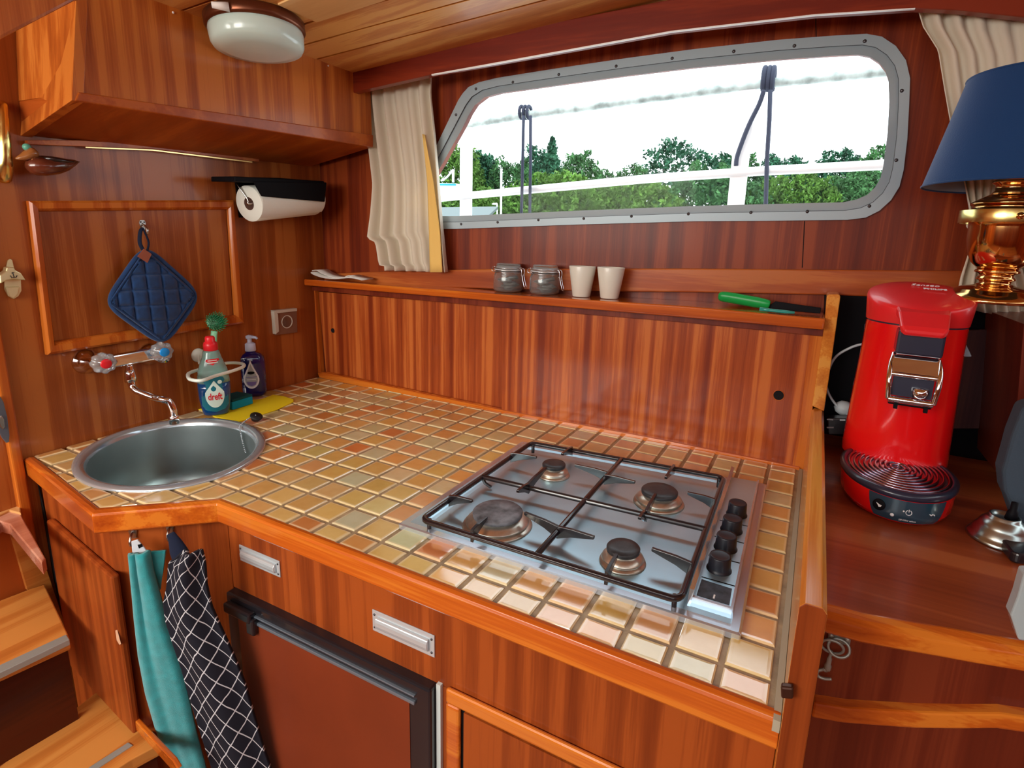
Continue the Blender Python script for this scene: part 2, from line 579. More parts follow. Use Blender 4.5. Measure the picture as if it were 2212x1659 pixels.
# sink: fitted oval
SPX = [(158, 1022), (230, 945), (400, 903), (500, 912), (578, 950), (540, 1000), (430, 1040), (290, 1062), (200, 1052)]
sp = np.array([list(at(u, v, zplane(CZ + .006)))[:2] for u, v in SPX])
mc = sp.mean(0)
A_ = np.c_[(sp - mc)[:, 0] ** 2, (sp - mc)[:, 0] * (sp - mc)[:, 1], (sp - mc)[:, 1] ** 2, (sp - mc)]
c_ = np.linalg.lstsq(A_, np.ones(len(sp)), rcond=None)[0]
Q = np.array([[c_[0], c_[1] / 2], [c_[1] / 2, c_[2]]])
cc0 = -np.linalg.solve(2 * Q, c_[3:])
k_ = 1 + cc0 @ Q @ cc0
ev, evec = np.linalg.eigh(Q / k_)
SA, SB = 1 / math.sqrt(ev[0]), 1 / math.sqrt(ev[1])
SROT = math.atan2(evec[1, 0], evec[0, 0])
SCN = mc + cc0
print('SINK', SCN, SA, SB, math.degrees(SROT))


def sell(f, ang):
    x, y = SA * f * math.cos(ang), SB * f * math.sin(ang)
    return (SCN[0] + x * math.cos(SROT) - y * math.sin(SROT), SCN[1] + x * math.sin(SROT) + y * math.cos(SROT))


def sinv(p):
    dx, dy = p[0] - SCN[0], p[1] - SCN[1]
    x = dx * math.cos(SROT) + dy * math.sin(SROT); y = -dx * math.sin(SROT) + dy * math.cos(SROT)
    return x / SA, y / SB


ct = thing('countertop', (-.75, .35, CZ - .03), 'ochre and terracotta mosaic tiled galley countertop with varnished wooden edge', 'countertop')
TC = [(.78, .50, .15), (.80, .55, .20), (.76, .36, .12), (.72, .27, .08), (.72, .66, .33), (.80, .46, .14), (.78, .43, .17), (.66, .66, .40)]
TWt = [5, 4.5, 2.2, 1.3, 1.7, 3.4, 2, .8]
tv, tf, tcol = [], [], []
rnd = random.Random(11)


def tile(poly, col):
    n = len(poly)
    cx = sum(p[0] for p in poly) / n; cy = sum(p[1] for p in poly) / n
    def inset(d):
        r = []
        for x, y in poly:
            l = math.hypot(x - cx, y - cy) or 1
            k = max(.2, 1 - d / l)
            r.append((cx + (x - cx) * k, cy + (y - cy) * k))
        return r
    b = len(tv)
    zt = CZ + .0030 + rnd.uniform(-.0004, .0004)
    tx, ty = rnd.uniform(-.012, .012), rnd.uniform(-.012, .012)
    lv = [(inset(0), CZ - .001), (inset(.0006), CZ + .0018), (inset(.0028), zt), (inset(.0085), zt + .0002)]
    for ring, z in lv:
        for x, y in ring:
            tv.append((x, y, z + (tx * (x - cx) + ty * (y - cy) if z >= zt else 0)))
    edge = [c * .3 + .7 * e for c, e in zip(col, (.92, .80, .50))]
    side = [c * .8 for c in col]
    for k in range(3):
        for i in range(n):
            j = (i + 1) % n
            tf.append((b + k * n + i, b + k * n + j, b + (k + 1) * n + j, b + (k + 1) * n + i))
            c0 = (side, edge, edge)[k]; c1 = (edge, edge, col)[k]
            tcol.append([c0, c0, c1, c1])
    tf.append(tuple(b + 3 * n + i for i in range(n))); tcol.append([col] * n)


for i in range(-26, 1):
    for j in range(-4, 13):
        x0, x1 = i * PCX + .0035, (i + 1) * PCX - .0035
        y0, y1 = j * PCY + .0035, (j + 1) * PCY - .0035
        base_ = [(x0, y0), (x1, y0), (x1, y1), (x0, y1)]
        pol = clip(base_, backA, inward(backA, backB, cen))
        pol = clip(pol, leftA, inward(leftA, leftB, cen)) if pol else pol
        pol = clip(pol, (rX - .003, 0), (-1, 0)) if pol else pol
        if not pol: continue
        col = list(rnd.choices(TC, TWt)[0])
        col = [max(0, c * rnd.uniform(.9, 1.1)) for c in col]
        kx = I2[2][0]
        parts = [pol] if y0 > .06 else [clip(pol, (kx, 0), (1, 0)), clip(pol, (kx, 0), (-1, 0))]
        for idx, q in enumerate(parts):
            if len(q) < 3: continue
            if y0 <= .06:
                if idx == 0: q = clip(q, I2[2], inward(I2[2], I2[3], cen))
                else:
                    q = clip(q, I2[1], inward(I2[1], I2[2], (-1.3, .3)))
                    q = clip(q, I2[0], inward(I2[0], I2[1], (-1.3, .3))) if q else q
            if len(q) < 3: continue
            cxy = (sum(p[0] for p in q) / len(q), sum(p[1] for p in q) / len(q))
            s_, t_ = sinv(cxy); rr = math.hypot(s_, t_)
            if rr < .80: continue
            if rr < 1.25:
                a = math.atan2(t_, s_)
                tp = sell(.955, a); tp2 = sell(.955, a + .01); tp0 = sell(.955, a - .01)
                q = clip(q, tp, inward(tp0, tp2, sell(3, a)))
                if len(q) < 3: continue
            ar = abs(sum(q[k][0] * q[(k + 1) % len(q)][1] - q[(k + 1) % len(q)][0] * q[k][1] for k in range(len(q)))) / 2
            if ar < 6e-5: continue
            tile(q, col)
tm, nt, b = nmat('glazed_mosaic_tile')
ca_ = nt.nodes.new('ShaderNodeVertexColor'); ca_.layer_name = 'glaze'
tc = nt.nodes.new('ShaderNodeTexCoord'); nn = nt.nodes.new('ShaderNodeTexNoise'); nn.inputs['Scale'].default_value = 45; nn.inputs['Detail'].default_value = 4
nt.links.new(tc.outputs['Object'], nn.inputs['Vector'])
mxx = nt.nodes.new('ShaderNodeMix'); mxx.data_type = 'RGBA'; mxx.blend_type = 'MULTIPLY'; mxx.inputs[0].default_value = .45
nt.links.new(ca_.outputs[0], mxx.inputs[6])
rp = nt.nodes.new('ShaderNodeValToRGB'); rp.color_ramp.elements[0].position = .3; rp.color_ramp.elements[1].position = .6
rp.color_ramp.elements[0].color = (.88, .80, .68, 1); rp.color_ramp.elements[1].color = (1, 1, 1, 1)
nt.links.new(nn.outputs[0], rp.inputs[0]); nt.links.new(rp.outputs[0], mxx.inputs[7])
nt.links.new(mxx.outputs[2], b.inputs['Base Color'])
b.inputs['Roughness'].default_value = .2; b.inputs['Coat Weight'].default_value = 1; b.inputs['Coat Roughness'].default_value = .1; b.inputs['Coat IOR'].default_value = 1.75
n2 = nt.nodes.new('ShaderNodeTexNoise'); n2.inputs['Scale'].default_value = 30
nt.links.new(tc.outputs['Object'], n2.inputs['Vector'])
bp = nt.nodes.new('ShaderNodeBump'); bp.inputs['Strength'].default_value = .25; bp.inputs['Distance'].default_value = .002
nt.links.new(n2.outputs[0], bp.inputs['Height']); nt.links.new(bp.outputs[0], b.inputs['Normal'])
tmb = MB().add(tv, tf)
to = tmb.build('tiles', tm, ct, recalc=False)
la = to.data.color_attributes.new('glaze', 'FLOAT_COLOR', 'CORNER')
flat = []
for fc in tcol:
    for c in fc: flat += [*c, 1]
if len(flat) == len(la.data) * 4: la.data.foreach_set('color', flat)
else: print('COLOUR MISMATCH', len(flat), len(la.data) * 4)
M['grout'] = pbr('grout', (.36, .27, .16), .42, vary=.3, vscale=30, bump=.3, bscale=300)
ring = [Vector((p[0], p[1], CZ + .0004)) for p in (I2[0], I2[1], I2[2], I2[3], (rX + .002, I2[3][1]), (rX + .002, backB[1] + .003), (backA[0] - .01, backA[1] + .003))]
hl = [Vector((*sell(.95, 2 * math.pi * k / 48), CZ + .0004)) for k in range(48)]
holed(ring, [hl], (0, 0, -.02)).build('grout', 'grout', ct)
# wooden nosing with a soft top edge
t_ = .040


def nosing(O, I, drop, zt):
    mb = MB()
    rows = []
    for o, i in zip(O, I):
        d = (Vector((o.x, o.y, 0)) - Vector((i.x, i.y, 0)))
        rows.append([Vector((i.x, i.y, zt - .004)), Vector((i.x, i.y, zt)) + d * .1, Vector((i.x, i.y, zt + .001)) + d * .5, Vector((i.x, i.y, zt - .001)) + d * .88, Vector((i.x, i.y, zt - .005)) + d * 1.0,
                     Vector((i.x, i.y, zt - drop + .004)) + d * 1.0, Vector((i.x, i.y, zt - drop)) + d * .85, Vector((i.x, i.y, zt - drop))])
    n = len(rows[0])
    vs = [p for r in rows for p in r]
    fs = []
    for k in range(len(rows) - 1):
        for j in range(n):
            jj = (j + 1) % n
            fs.append((k * n + j, k * n + jj, (k + 1) * n + jj, (k + 1) * n + j))
    fs.append(tuple(range(n))); fs.append(tuple((len(rows) - 1) * n + j for j in range(n))[::-1])
    return mb.add(vs, fs, 0, False)


nosing(O, I, t_, ZN).build('edge_trim', 'nose_x', ct, bevel=.001)
# pale sealant line along the right and back
M['seal'] = pbr('sealant', (.42, .40, .30), .5)
MB().box((rX - .003, .004, CZ - .01), (.0105, .755, CZ + .0045)).build('sealant', 'seal', ct)

# ---------------------------------------------------------------- sink
M['steel'] = pbr('brushed_steel', (.42, .50, .51), .32, metal=.9, vary=.06, vscale=12)
M['steel_rim'] = pbr('polished_steel', (.50, .58, .64), .18, metal=.6, coat=.5)
sk = thing('sink', (SCN[0], SCN[1], CZ - .14), 'round brushed steel sink bowl set into the tiled countertop', 'sink')


def sinkloft(prof, n=64):
    vs, fs = [], []
    for f, z in prof:
        for k in range(n):
            x, y = sell(f, 2 * math.pi * k / n)
            vs.append((x, y, z))
    for r in range(len(prof) - 1):
        for k in range(n):
            j = (k + 1) % n
            fs.append((r * n + k, r * n + j, (r + 1) * n + j, (r + 1) * n + k))
    return MB().add(vs, fs, 0, True)


sinkloft([(1.0, CZ + .003), (1.0, CZ + .0065), (.985, CZ + .0085), (.94, CZ + .0095), (.90, CZ + .007), (.885, CZ + .003), (.875, CZ - .004)]).build('rim', 'steel_rim', sk, recalc=True)
sinkloft([(.876, CZ - .003), (.868, CZ - .02), (.858, CZ - .12), (.84, CZ - .148), (.77, CZ - .165), (.5, CZ - .172), (.15, CZ - .175)]).build('bowl', 'steel', sk)
MB().lathe([(.0001, CZ - .173), (.02, CZ - .174), (.028, CZ - .170), (.034, CZ - .1735), (.034, CZ - .178)], 28, Matrix.Translation((SCN[0], SCN[1], 0))).build('drain', 'steel_rim', sk)
# plug and chain lying on the rim
M['rubber'] = pbr('black_rubber', (.012, .012, .013), .55)
pt = at(553, 908, zplane(CZ + .006))
pg = thing('sink_plug', pt, 'black rubber sink plug with bead chain lying by the sink rim', 'plug')
mt = Matrix.Translation(pt + Vector((0, 0, .008))) @ Matrix.Rotation(math.radians(60), 4, 'Z') @ Matrix.Rotation(math.radians(80), 4, 'Y')
MB().lathe([(.0001, -.005), (.010, -.005), (.0115, -.002), (.0135, .003), (.015, .005), (.015, .007), (.0001, .007)], 24, Matrix.Translation(pt + Vector((0, 0, .0065))) @ Matrix.Rotation(.5, 4, 'Y')).build('stopper', 'rubber', pg)
c0 = at(536, 905, zplane(CZ + .014)); c1 = at(518, 921, zplane(CZ + .0105))
x_, y_ = sell(.86, math.atan2(sinv(c1)[1], sinv(c1)[0])); c2 = Vector((x_, y_, CZ - .004))
def bowlpt(u, v):
    best = at(u, v, zplane(CZ - .002))
    for k in range(160):
        p = at(u, v, zplane(CZ - .002 - .001 * k))
        if math.hypot(*sinv(p)) > .835: break
        best = p
    return best
cpath = smoothpath([pt + Vector((0, 0, .014)), c0, c1, bowlpt(520, 935), bowlpt(524, 955), bowlpt(531, 980)], 14)
ch = MB()
tot = 0
last = cpath[0]
for p in cpath:
    if (p - last).length > .0032 or p is cpath[0]:
        ch.sphere(p, .0019, 6, 4); last = p
ch.build('chain', 'steel_rim', pg)

# ---------------------------------------------------------------- wall mixer tap
M['chrome'] = pbr('chrome', (.80, .82, .85), .07, metal=1.0)
M['clearplastic'] = pbr('clear_plastic_handle', (.75, .80, .82), .12, trans=.75, ior=1.45, coat=.3)
M['red'] = pbr('red_plastic', (.75, .02, .03), .3)
M['blue'] = pbr('blue_plastic', (.01, .28, .75), .3)
ln = LW[1]
fa = thing('mixer_tap', at(250, 790, LW, .03), 'chrome wall mixer tap with clear handles marked red and blue above the sink', 'tap')
TA, TB = at(232, 781, LW, .055), at(345, 760, LW, .055)   # bar axis
axis = (TB - TA).normalized()
sgn = 1
upv = ln.cross(axis).normalized()
if upv.z < 0: upv = -upv
# body bar
MB().prism([TA + upv * .0145, TA + upv * .0145 + ln * .014, TA - upv * .0145 + ln * .014, TA - upv * .0145], TB - TA).build('body', 'chrome', fa, bevel=.004, seg=3)
for k, (u, v) in enumerate(((186, 781), (322, 765))):
    c = at(u, v, LW, .0)
    Mx = frame_mat(c, axis, ln)
    MB().lathe([(.028, 0), (.027, .004), (.021, .014), (.017, .022), (.015, .034), (.015, .058), (.0001, .060)], 28, Mx).build('wall_flange', 'chrome', fa)
for k, (u, v, mm) in enumerate(((226, 785, 'red'), (352, 760, 'blue'))):
    c = at(u, v, LW, .085)
    d = (ln * 1 - axis * .12).normalized()
    Mx = frame_mat(c, axis, d)
    h = MB()
    n = 48
    prof = [(.012, -.022), (.020, -.018), (.0225, -.008), (.0225, .000), (.019, .006), (.011, .0065)]
    vs, fs = [], []
    for r, z in prof:
        for i in range(n):
            a = 2 * math.pi * i / n
            rr = r * (1 + .07 * math.cos(8 * a))
            vs.append(Mx @ Vector((rr * math.cos(a), rr * math.sin(a), z)))
    for q in range(len(prof) - 1):
        for i in range(n):
            j = (i + 1) % n
            fs.append((q * n + i, q * n + j, (q + 1) * n + j, (q + 1) * n + i))
    fs.append(tuple(range(n))[::-1]); fs.append(tuple((len(prof) - 1) * n + i for i in range(n)))
    h.add(vs, fs, 0, True)
    ho = h.build('handle', 'clearplastic', fa)
    MB().lathe([(.0105, .006), (.0105, .0085), (.009, .0095), (.0001, .0095)], 24, Mx).build('marker', mm, ho)
    MB().lathe([(.009, -.035), (.010, -.018), (.008, -.002), (.0001, -.002)], 20, Mx).build('spindle', 'chrome', fa)
pth = [at(279, 788, LW, .062), at(281, 812, LW, .064), at(285, 833, LW, .066), at(292, 842, LW, .075)]
e = at(365, 868, LW, .150); e2 = at(374, 886, LW, .155); e3 = at(376, 908, LW, .155)
pp = smoothpath(pth, 5) + smoothpath([at(296, 845, LW, .08), at(330, 858, LW, .115), at(352, 863, LW, .142), e, e2, e3], 6)
MB().tube(pp, .0075, 12).build('spout', 'chrome', fa)
MB().lathe([(.010, -.008), (.0105, .004), (.0105, .010), (.0085, .012)], 16, Matrix.Translation(e3)).build('nozzle', 'chrome', fa)
MB().lathe([(.011, -.014), (.012, -.006), (.010, .008), (.0085, .014)], 16, Matrix.Translation(pth[1])).build('swivel_nut', 'chrome', fa)

# ---------------------------------------------------------------- gas hob
z0 = CZ + .006
HC = [at(860, 1137, zplane(z0)), at(1600, 1380, zplane(z0)), at(1655, 1050, zplane(z0)), at(1127, 957, zplane(z0))]


def HB(s, t, h=0.):
    p = HC[0] * (1 - s) * (1 - t) + HC[1] * s * (1 - t) + HC[2] * s * t + HC[3] * (1 - s) * t
    return Vector((p.x, p.y, z0 + h))


M['hob'] = pbr('hob_steel', (.50, .72, .84), .34, metal=.85, vary=.08, vscale=10)
M['hob_rim'] = pbr('hob_bright_edge', (.62, .70, .80), .16, metal=.75)
M['iron'] = pbr('black_enamel', (.012, .009, .012), .26, coat=.6)
M['burner'] = pbr('burner_aluminium', (.66, .63, .54), .34, metal=.9, vary=.2, vscale=60)
M['cap'] = pbr('burner_cap', (.03, .032, .036), .38, vary=.4, vscale=80)
M['capworn'] = pbr('burner_cap_worn', (.13, .14, .16), .5, vary=.7, vscale=50)
hob = thing('gas_hob', HB(.5, .5, -.003), 'four burner stainless steel gas hob with black pan supports set in the tiles', 'hob')


def rrect(s0, t0, s1, t1, r, h, n=6):
    """rounded rectangle ring in hob coordinates"""
    out = []
    rs, rt = r / .57, r / .50
    for cs, ct_, a0 in ((s1 - rs, t0 + rt, -90), (s1 - rs, t1 - rt, 0), (s0 + rs, t1 - rt, 90), (s0 + rs, t0 + rt, 180)):
        for k in range(n + 1):
            a = math.radians(a0 + 90 * k / n)
            out.append(HB(cs + rs * math.cos(a), ct_ + rt * math.sin(a), h))
    return out


tr_ = MB()
rg = [rrect(0, 0, 1, 1, .003, -.004), rrect(0, 0, 1, 1, .003, .004), rrect(.006, .006, .994, .994, .003, .0055), rrect(.026, .030, .975, .972, .003, .0055)]
for a, b_ in zip(rg, rg[1:]):
    q = rings_between(a, b_); tr_.add(q.v, q.f, 0, False)
tr_.build('rim', 'hob_rim', hob, recalc=True)
# plate: pressed tray for the burners
pl_ = MB()
outer = rrect(.026, .030, .975, .972, .003, .0055)
tin = rrect(.050, .060, .855, .945, .022, .0052); tin1 = rrect(.062, .074, .843, .931, .018, .0025); tin2 = rrect(.075, .088, .83, .917, .015, .0018)
q = rings_between(outer, tin); pl_.add(q.v, q.f, 0, False)
q = rings_between(tin, tin1); pl_.add(q.v, q.f, 0, True)
q = rings_between(tin1, tin2); pl_.add(q.v, q.f, 0, True)
pl_.add(tin2, [tuple(range(len(tin2)))])
pl_.build('tray', 'hob', hob, recalc=True)
for (s, t, rc, worn, nm) in ((.262, .186, .043, 1, 0), (.262, .690, .0245, 0, 1), (.672, .640, .0345, 0, 2), (.668, .178, .0260, 0, 3)):
    c = HB(s, t, .002)
    T = Matrix.Translation(c)
    bo = MB().lathe([(rc * 1.42, 0), (rc * 1.38, .003), (rc * 1.22, .0045), (rc * 1.16, .006), (rc * 1.16, .0065), (rc * 1.28, .0075), (rc * 1.26, .0095), (rc * 1.0, .0155), (rc * .86, .0165), (rc * .86, .019), (.0001, .019)], 40, T).build('burner', 'burner', hob)
    MB().lathe([(rc * .9, .0185), (rc, .0195), (rc * 1.01, .0245), (rc * .95, .0265), (rc * .5, .027), (.0001, .027)], 40, T).build('burner_cap', 'capworn' if worn else 'cap', bo)
# pan supports
GZ = .027
sup = MB()
rr_ = .0052
loop = rrect(.082, .010, .856, .900, .016, GZ - .004, 5)
sup.tube(loop, rr_, 8, closed=True)
sup.tube([HB(.469, .010, GZ - .003), HB(.469, .900, GZ - .003)], rr_, 8)
sup.tube([HB(.082, .430, GZ - .003), HB(.856, .430, GZ - .003)], rr_, 8)
sup.tube([HB(.082, .430, GZ - .004), HB(.095, .430, .012), HB(.12, .43, .006)], .0035, 8)


def finger(s0, t0, s1, t1):
    """tapering pan finger: deep at the bar, thin at the tip"""
    a, b_ = HB(s0, t0, GZ - .004), HB(s1, t1, GZ + .004)
    d = (b_ - a); d.z = 0; d.normalize(); w = Vector((-d.y, d.x, 0)) * .0028
    m_ = a + (b_ - a) * .38
    ring = [a + UP * .010, m_ + UP * .0095, b_ + UP * .005, b_ + UP * .000, m_ - UP * .005, a - UP * .012]
    sup.prism([p - w for p in ring], w * 2)


for f in ((.082, .186, .170, .186), (.469, .178, .350, .200), (.262, .010, .262, .105), (.469, .178, .585, .165), (.856, .178, .745, .190), (.668, .010, .668, .105),
          (.082, .690, .190, .690), (.262, .430, .262, .60), (.262, .900, .262, .78), (.469, .690, .345, .690), (.469, .66, .585, .64), (.672, .430, .672, .57), (.672, .900, .672, .74), (.856, .640, .765, .640), (.262, .43, .262, .27 + .07), (.668, .43, .668, .36)):
    finger(*f)
for s, t in ((.1, .03), (.84, .03), (.84, .88), (.1, .88)):
    sup.tube([HB(s, t, GZ - .004), HB(s, t, .004)], .004, 8)
sup.build('pan_support', 'iron', hob, bevel=.0006)
# control strip on the right
cp = MB()
cs0, cs1 = .872, .972
cp.prism([HB(cs0, .060, .0055), HB(cs1, .060, .0055), HB(cs1, .950, .0055), HB(cs0, .950, .0055)], (0, 0, .012))
cpo = cp.build('control_panel', 'hob', hob, bevel=.0015)
# bright raised lip: tall fin beside the burners, low lips round the others
MB().prism([HB(cs0 - .004, .050, .005), HB(cs0 + .004, .050, .005), HB(cs0 + .009, .056, .030), HB(cs0 - .001, .045, .034)], HB(cs0, .985, 0) - HB(cs0, .045, 0)).build('fin', 'hob_rim', cpo)
MB().prism([HB(cs1 - .004, .055, .0055), HB(cs1 + .004, .055, .0055), HB(cs1 + .002, .055, .020), HB(cs1 - .004, .055, .020)], HB(cs1, .955, 0) - HB(cs1, .055, 0)).build('lip', 'hob_rim', cpo)
MB().prism([HB(cs0, .052, .0055), HB(cs0, .064, .0055), HB(cs0, .064, .0195), HB(cs0, .054, .0195)], HB(cs1, .055, 0) - HB(cs0, .055, 0)).build('lip', 'hob_rim', cpo)
for t in (.165, .292, .418, .54):
    MB().prism([HB(cs0 + .012, t, .0176), HB(cs1 - .004, t, .0176), HB(cs1 - .004, t + .004, .0176), HB(cs0 + .012, t + .004, .0176)], (0, 0, .0003)).build('marking', 'black', cpo)
M['smudge'] = pbr('scratched_ink', (.03, .035, .05), .5, vary=.9, vscale=60)
MB().prism([HB(cs0 + .014, .072, .0176), HB(cs1 - .008, .072, .0176), HB(cs1 - .010, .150, .0176), HB(cs0 + .014, .155, .0176)], (0, 0, .0003)).build('worn_ink_patch', 'smudge', cpo)
M['white_mark'] = pbr('white_marking', (.85, .88, .9), .5)
MB().prism([HB(cs0 + .052, .080, .0179), HB(cs0 + .056, .080, .0179), HB(cs0 + .056, .098, .0179), HB(cs0 + .052, .098, .0179)], (0, 0, .0003)).build('white_marking', 'white_mark', cpo)
M['knob'] = pbr('black_knob', (.010, .012, .020), .35)
for (s, t) in ((.928, .615), (.925, .488), (.922, .362), (.920, .232)):
    T = Matrix.Translation(HB(s, t, .0175))
    MB().lathe([(.0185, 0), (.0185, .001), (.0172, .003), (.0165, .006), (.0158, .0215), (.0150, .0235), (.0125, .0228), (.0001, .0228)], 36, T).build('knob', 'knob', hob)

# ================================================================ SLIDING DOOR CABINET BEHIND THE COUNTER
bn = BC[1]
sc = thing('sliding_door_cabinet', at(1200, 900, BC, -.03), 'long low mahogany cabinet with two sliding doors and a shelf top behind the tiles', 'cabinet')
slab([(671, 626), (680, 626), (693.5, 806), (686, 808)], BC, .10, .004).build('end_stile', 'frame_z', sc, bevel=.001)
slab([(680, 622), (700, 622), (712, 806), (693, 806)], BC, .02, -.012).build('reveal', 'darkwood', sc)
slab([(688, 630), (1092, 664), (1087, 888), (704, 806)], BC, .008, -.006).build('sliding_door', 'door', sc, bevel=.0008)
d2 = slab([(1085, 664), (1480, 694), (1751, 724), (1729, 900), (1712, 1012), (1400, 948), (1083, 888)], BC, .008, .004).build('sliding_door', 'door', sc, bevel=.0008)
for (u, v, r, dd) in ((719, 714, .0085, -.006), (1682, 854, .0115, .004)):
    Mx = frame_mat(at(u, v, BC, dd + .0002), (1, 0, 0), bn)
    h = MB().lathe([(r * 1.12, 0), (r * 1.12, .0012), (r, .0012), (r * .96, 0)], 28, Mx, 0, caps=False)
    h.lathe([(r * .96, .0003), (.0001, .0003)], 28, Mx, 1, caps=False)
    h.build('finger_pull', ['frame_z', 'gap'], sc)
slab([(686, 806), (704, 806), (1083, 886), (1400, 945), (1727, 1010), (1731, 1021), (1400, 963), (1085, 900), (690, 816)], BC, .03, .012).build('bottom_rail', 'nose_x', sc, bevel=.001)
slab([(690, 803), (704, 804), (1083, 883), (1083, 888), (704, 809)], BC, .01, .005).build('track', 'frame_z', sc)
slab([(1751, 716), (1790, 720), (1756, 877), (1740, 1018), (1710, 1012), (1729, 900)], BC, .02, .006).build('end_stile', 'frame_z', sc, bevel=.0008)
slab([(671, 618), (1085, 650), (1480, 680), (1780, 708), (1777, 727), (1480, 697), (1085, 665), (671, 627)], BC, .02, .012).build('top_rail', 'darkwood', sc, bevel=.001)
# shelf top: thick board running back to the window wall
fr_ = [at(u, v, BC, .045) for u, v in ((640, 604), (1085, 636), (1480, 661.5), (1783, 689))]
th = [at(u, v, BC, .045) for u, v in ((642, 617.5), (1085, 652), (1480, 686), (1779, 713))]


def toWW(p, off=0.0):
    """straight back from p to the window wall"""
    d = Vector((0, 1, 0)); o_, n = WW
    t = ((o_ + n * off) - p).dot(n) / d.dot(n)
    return p + d * t


LWX = lambda p: Vector((max(p.x, LW[0].x + (p.y - LW[0].y) * lw_dir.x / lw_dir.y + .001), p.y, p.z))
sh = MB()
ft = [LWX(p) for p in fr_]; fbm = [LWX(p) for p in th]
ft[0] = Vector((-1.5075, ft[0].y, at(640, 604, LW).z)); fbm[0] = Vector((-1.5075, fbm[0].y, at(642, 617.5, LW).z))
bt = [LWX(toWW(p, .001)) for p in ft]; bb = [LWX(toWW(p, .001)) for p in fbm]
n = len(ft)
vs = ft + fbm + bt + bb
fs = []
for k in range(n - 1):
    fs += [(k, k + 1, n + k + 1, n + k), (2 * n + k, 3 * n + k, 3 * n + k + 1, 2 * n + k + 1), (k, 2 * n + k, 2 * n + k + 1, k + 1), (n + k, n + k + 1, 3 * n + k + 1, 3 * n + k)]
fs += [(0, n, 3 * n, 2 * n), (n - 1, 3 * n - 1, 4 * n - 1, 2 * n - 1)]
sh.add(vs, fs)
sh.build('shelf', 'nose_x', sc, bevel=.004, seg=3)


def shelf_z(x):
    xs = [p.x for p in ft]; zs = [p.z for p in ft]
    return float(np.interp(x, xs, zs))


# upright end board standing above the shelf
eb = [at(u, v, BC, .012) for u, v in ((1786, 640), (1790, 636), (1811, 636), (1815.6, 640), (1796, 781), (1780, 889), (1754, 877), (1782, 690))]
tag(MB().prism(eb, Vector((0, .09, 0))).build('end_post', 'nose_y', bevel=.002), 'upright wooden end board closing the shelf beside the red coffee machine', 'panel')

# divider between the tiles and the side worktop
DX0, DX1 = .011, .0365
dz = at(1752, 880, BC).z
dv = MB()
prof = [(DX0, CZ - .2), (DX0, dz - .006), (DX0 + .005, dz), (DX1 - .005, dz), (DX1, dz - .006), (DX1, CZ - .2)]
y0_, y1_ = -.004, .766
tb = [at(u, v, yplane(-.004)) for u, v in ((1726, 1305), (1783, 1310), (1767, 1424), (1708, 1659), (1634, 1659), (1662, 1543), (1685, 1477))]
zf = (tb[0].z + tb[1].z) / 2
vs = []
for y, zt in ((y0_, zf), (y1_, dz)):
    vs += [(DX0, y, CZ - .85), (DX0, y, zt - .006), (DX0 + .005, y, zt), (DX1 - .005, y, zt), (DX1, y, zt - .006), (DX1, y, CZ - .85)]
k = 6
fs = [(i, (i + 1) % k, (i + 1) % k + k, i + k) for i in range(k)] + [tuple(range(k)), tuple(range(2 * k - 1, k - 1, -1))]
dvm = MB().add(vs, fs); dvm.mi[6] = 1; dvm.mi[7] = 1
dvo = tag(dvm.build('divider_board', ['nose_y', 'front'], bevel=.001), 'upright varnished divider board between the tiles and the red brown worktop', 'divider')

# ================================================================ BASE CABINETS
# sink corner unit
PA = Vector((I[0].x + .004, I[0].y, 0)); PB = Vector((I[1].x + .006, I[1].y + .008, 0)); PK = Vector((I[2].x + .002, I[2].y + .008, 0)); PE = Vector((.0105, I[3].y + .012, 0))
SPn = vplane(PA, PB, (0, -1, 0)); SLn = vplane(PB, PK, (1, -1, 0)); FPn = vplane(PK, PE, (0, -1, 0))
ZB, ZTOP = .04, ZN - t_ - .0005


def upright(pl, a, b, thick, z0=ZB, z1=ZTOP, off=0):
    a = Vector((a.x, a.y, 0)) + pl[1] * off; b = Vector((b.x, b.y, 0)) + pl[1] * off
    return MB().prism([a + UP * z0, b + UP * z0, b + UP * z1, a + UP * z1], -pl[1] * thick)


su = thing('sink_base_cabinet', (-1.2, .1, ZB), 'mahogany corner base cabinet under the sink with a raised side door', 'cabinet')
upright(SPn, PA, PB, .018).build('side_panel', 'front', su, bevel=.001)
upright(SLn, PB, PK, .018).build('corner_panel', 'front', su, bevel=.001)


def drop(pl, off, top, zb, slope=0):
    """ring: top pixels on plane, then the same points dropped to height zb"""
    t = [at(u, v, pl, off) for u, v in top]
    return t + [Vector((p.x, p.y, zb)) for p in reversed(t)]


dr = drop(SPn, .014, [(99, 1123), (239, 1247)], .46)
dr[2].z, dr[3].z = at(372, 1650, SPn).z, at(216.5, 1484.7, SPn).z
zbase = (dr[2].z + dr[3].z) / 2
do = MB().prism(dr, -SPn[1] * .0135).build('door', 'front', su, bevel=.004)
M['chip'] = pbr('bare_wood_chip', (.75, .45, .28), .5)
slab([(249, 1362), (253, 1361), (256, 1372), (261, 1391), (258, 1393), (252, 1383)], SPn, .0004, .0146).build('door_nick', 'chip', do)
slab([(54, 1022), (80, 1036), (101, 1130), (217, 1486), (150, 1380)], SPn, .001, .0012).build('painted_gap_shade', 'gap', su)  # black sheet laid on the side panel as painted shade beside the door
slab([(216, 1478), (372, 1642), (384, 1662), (372, 1665), (216, 1492)], SPn, .008, .008).build('base_moulding', 'nose_x', su, bevel=.002)

# cupboard front along the galley
cu = thing('galley_base_cabinet', (-.4, .1, ZB), 'long mahogany base cabinet under the hob with drawer front and panelled cupboard door', 'cabinet')
fpxs = [(503, 1262), (943, 1470)]
fL_, fR_ = at(*fpxs[0], FPn), at(*fpxs[1], FPn)
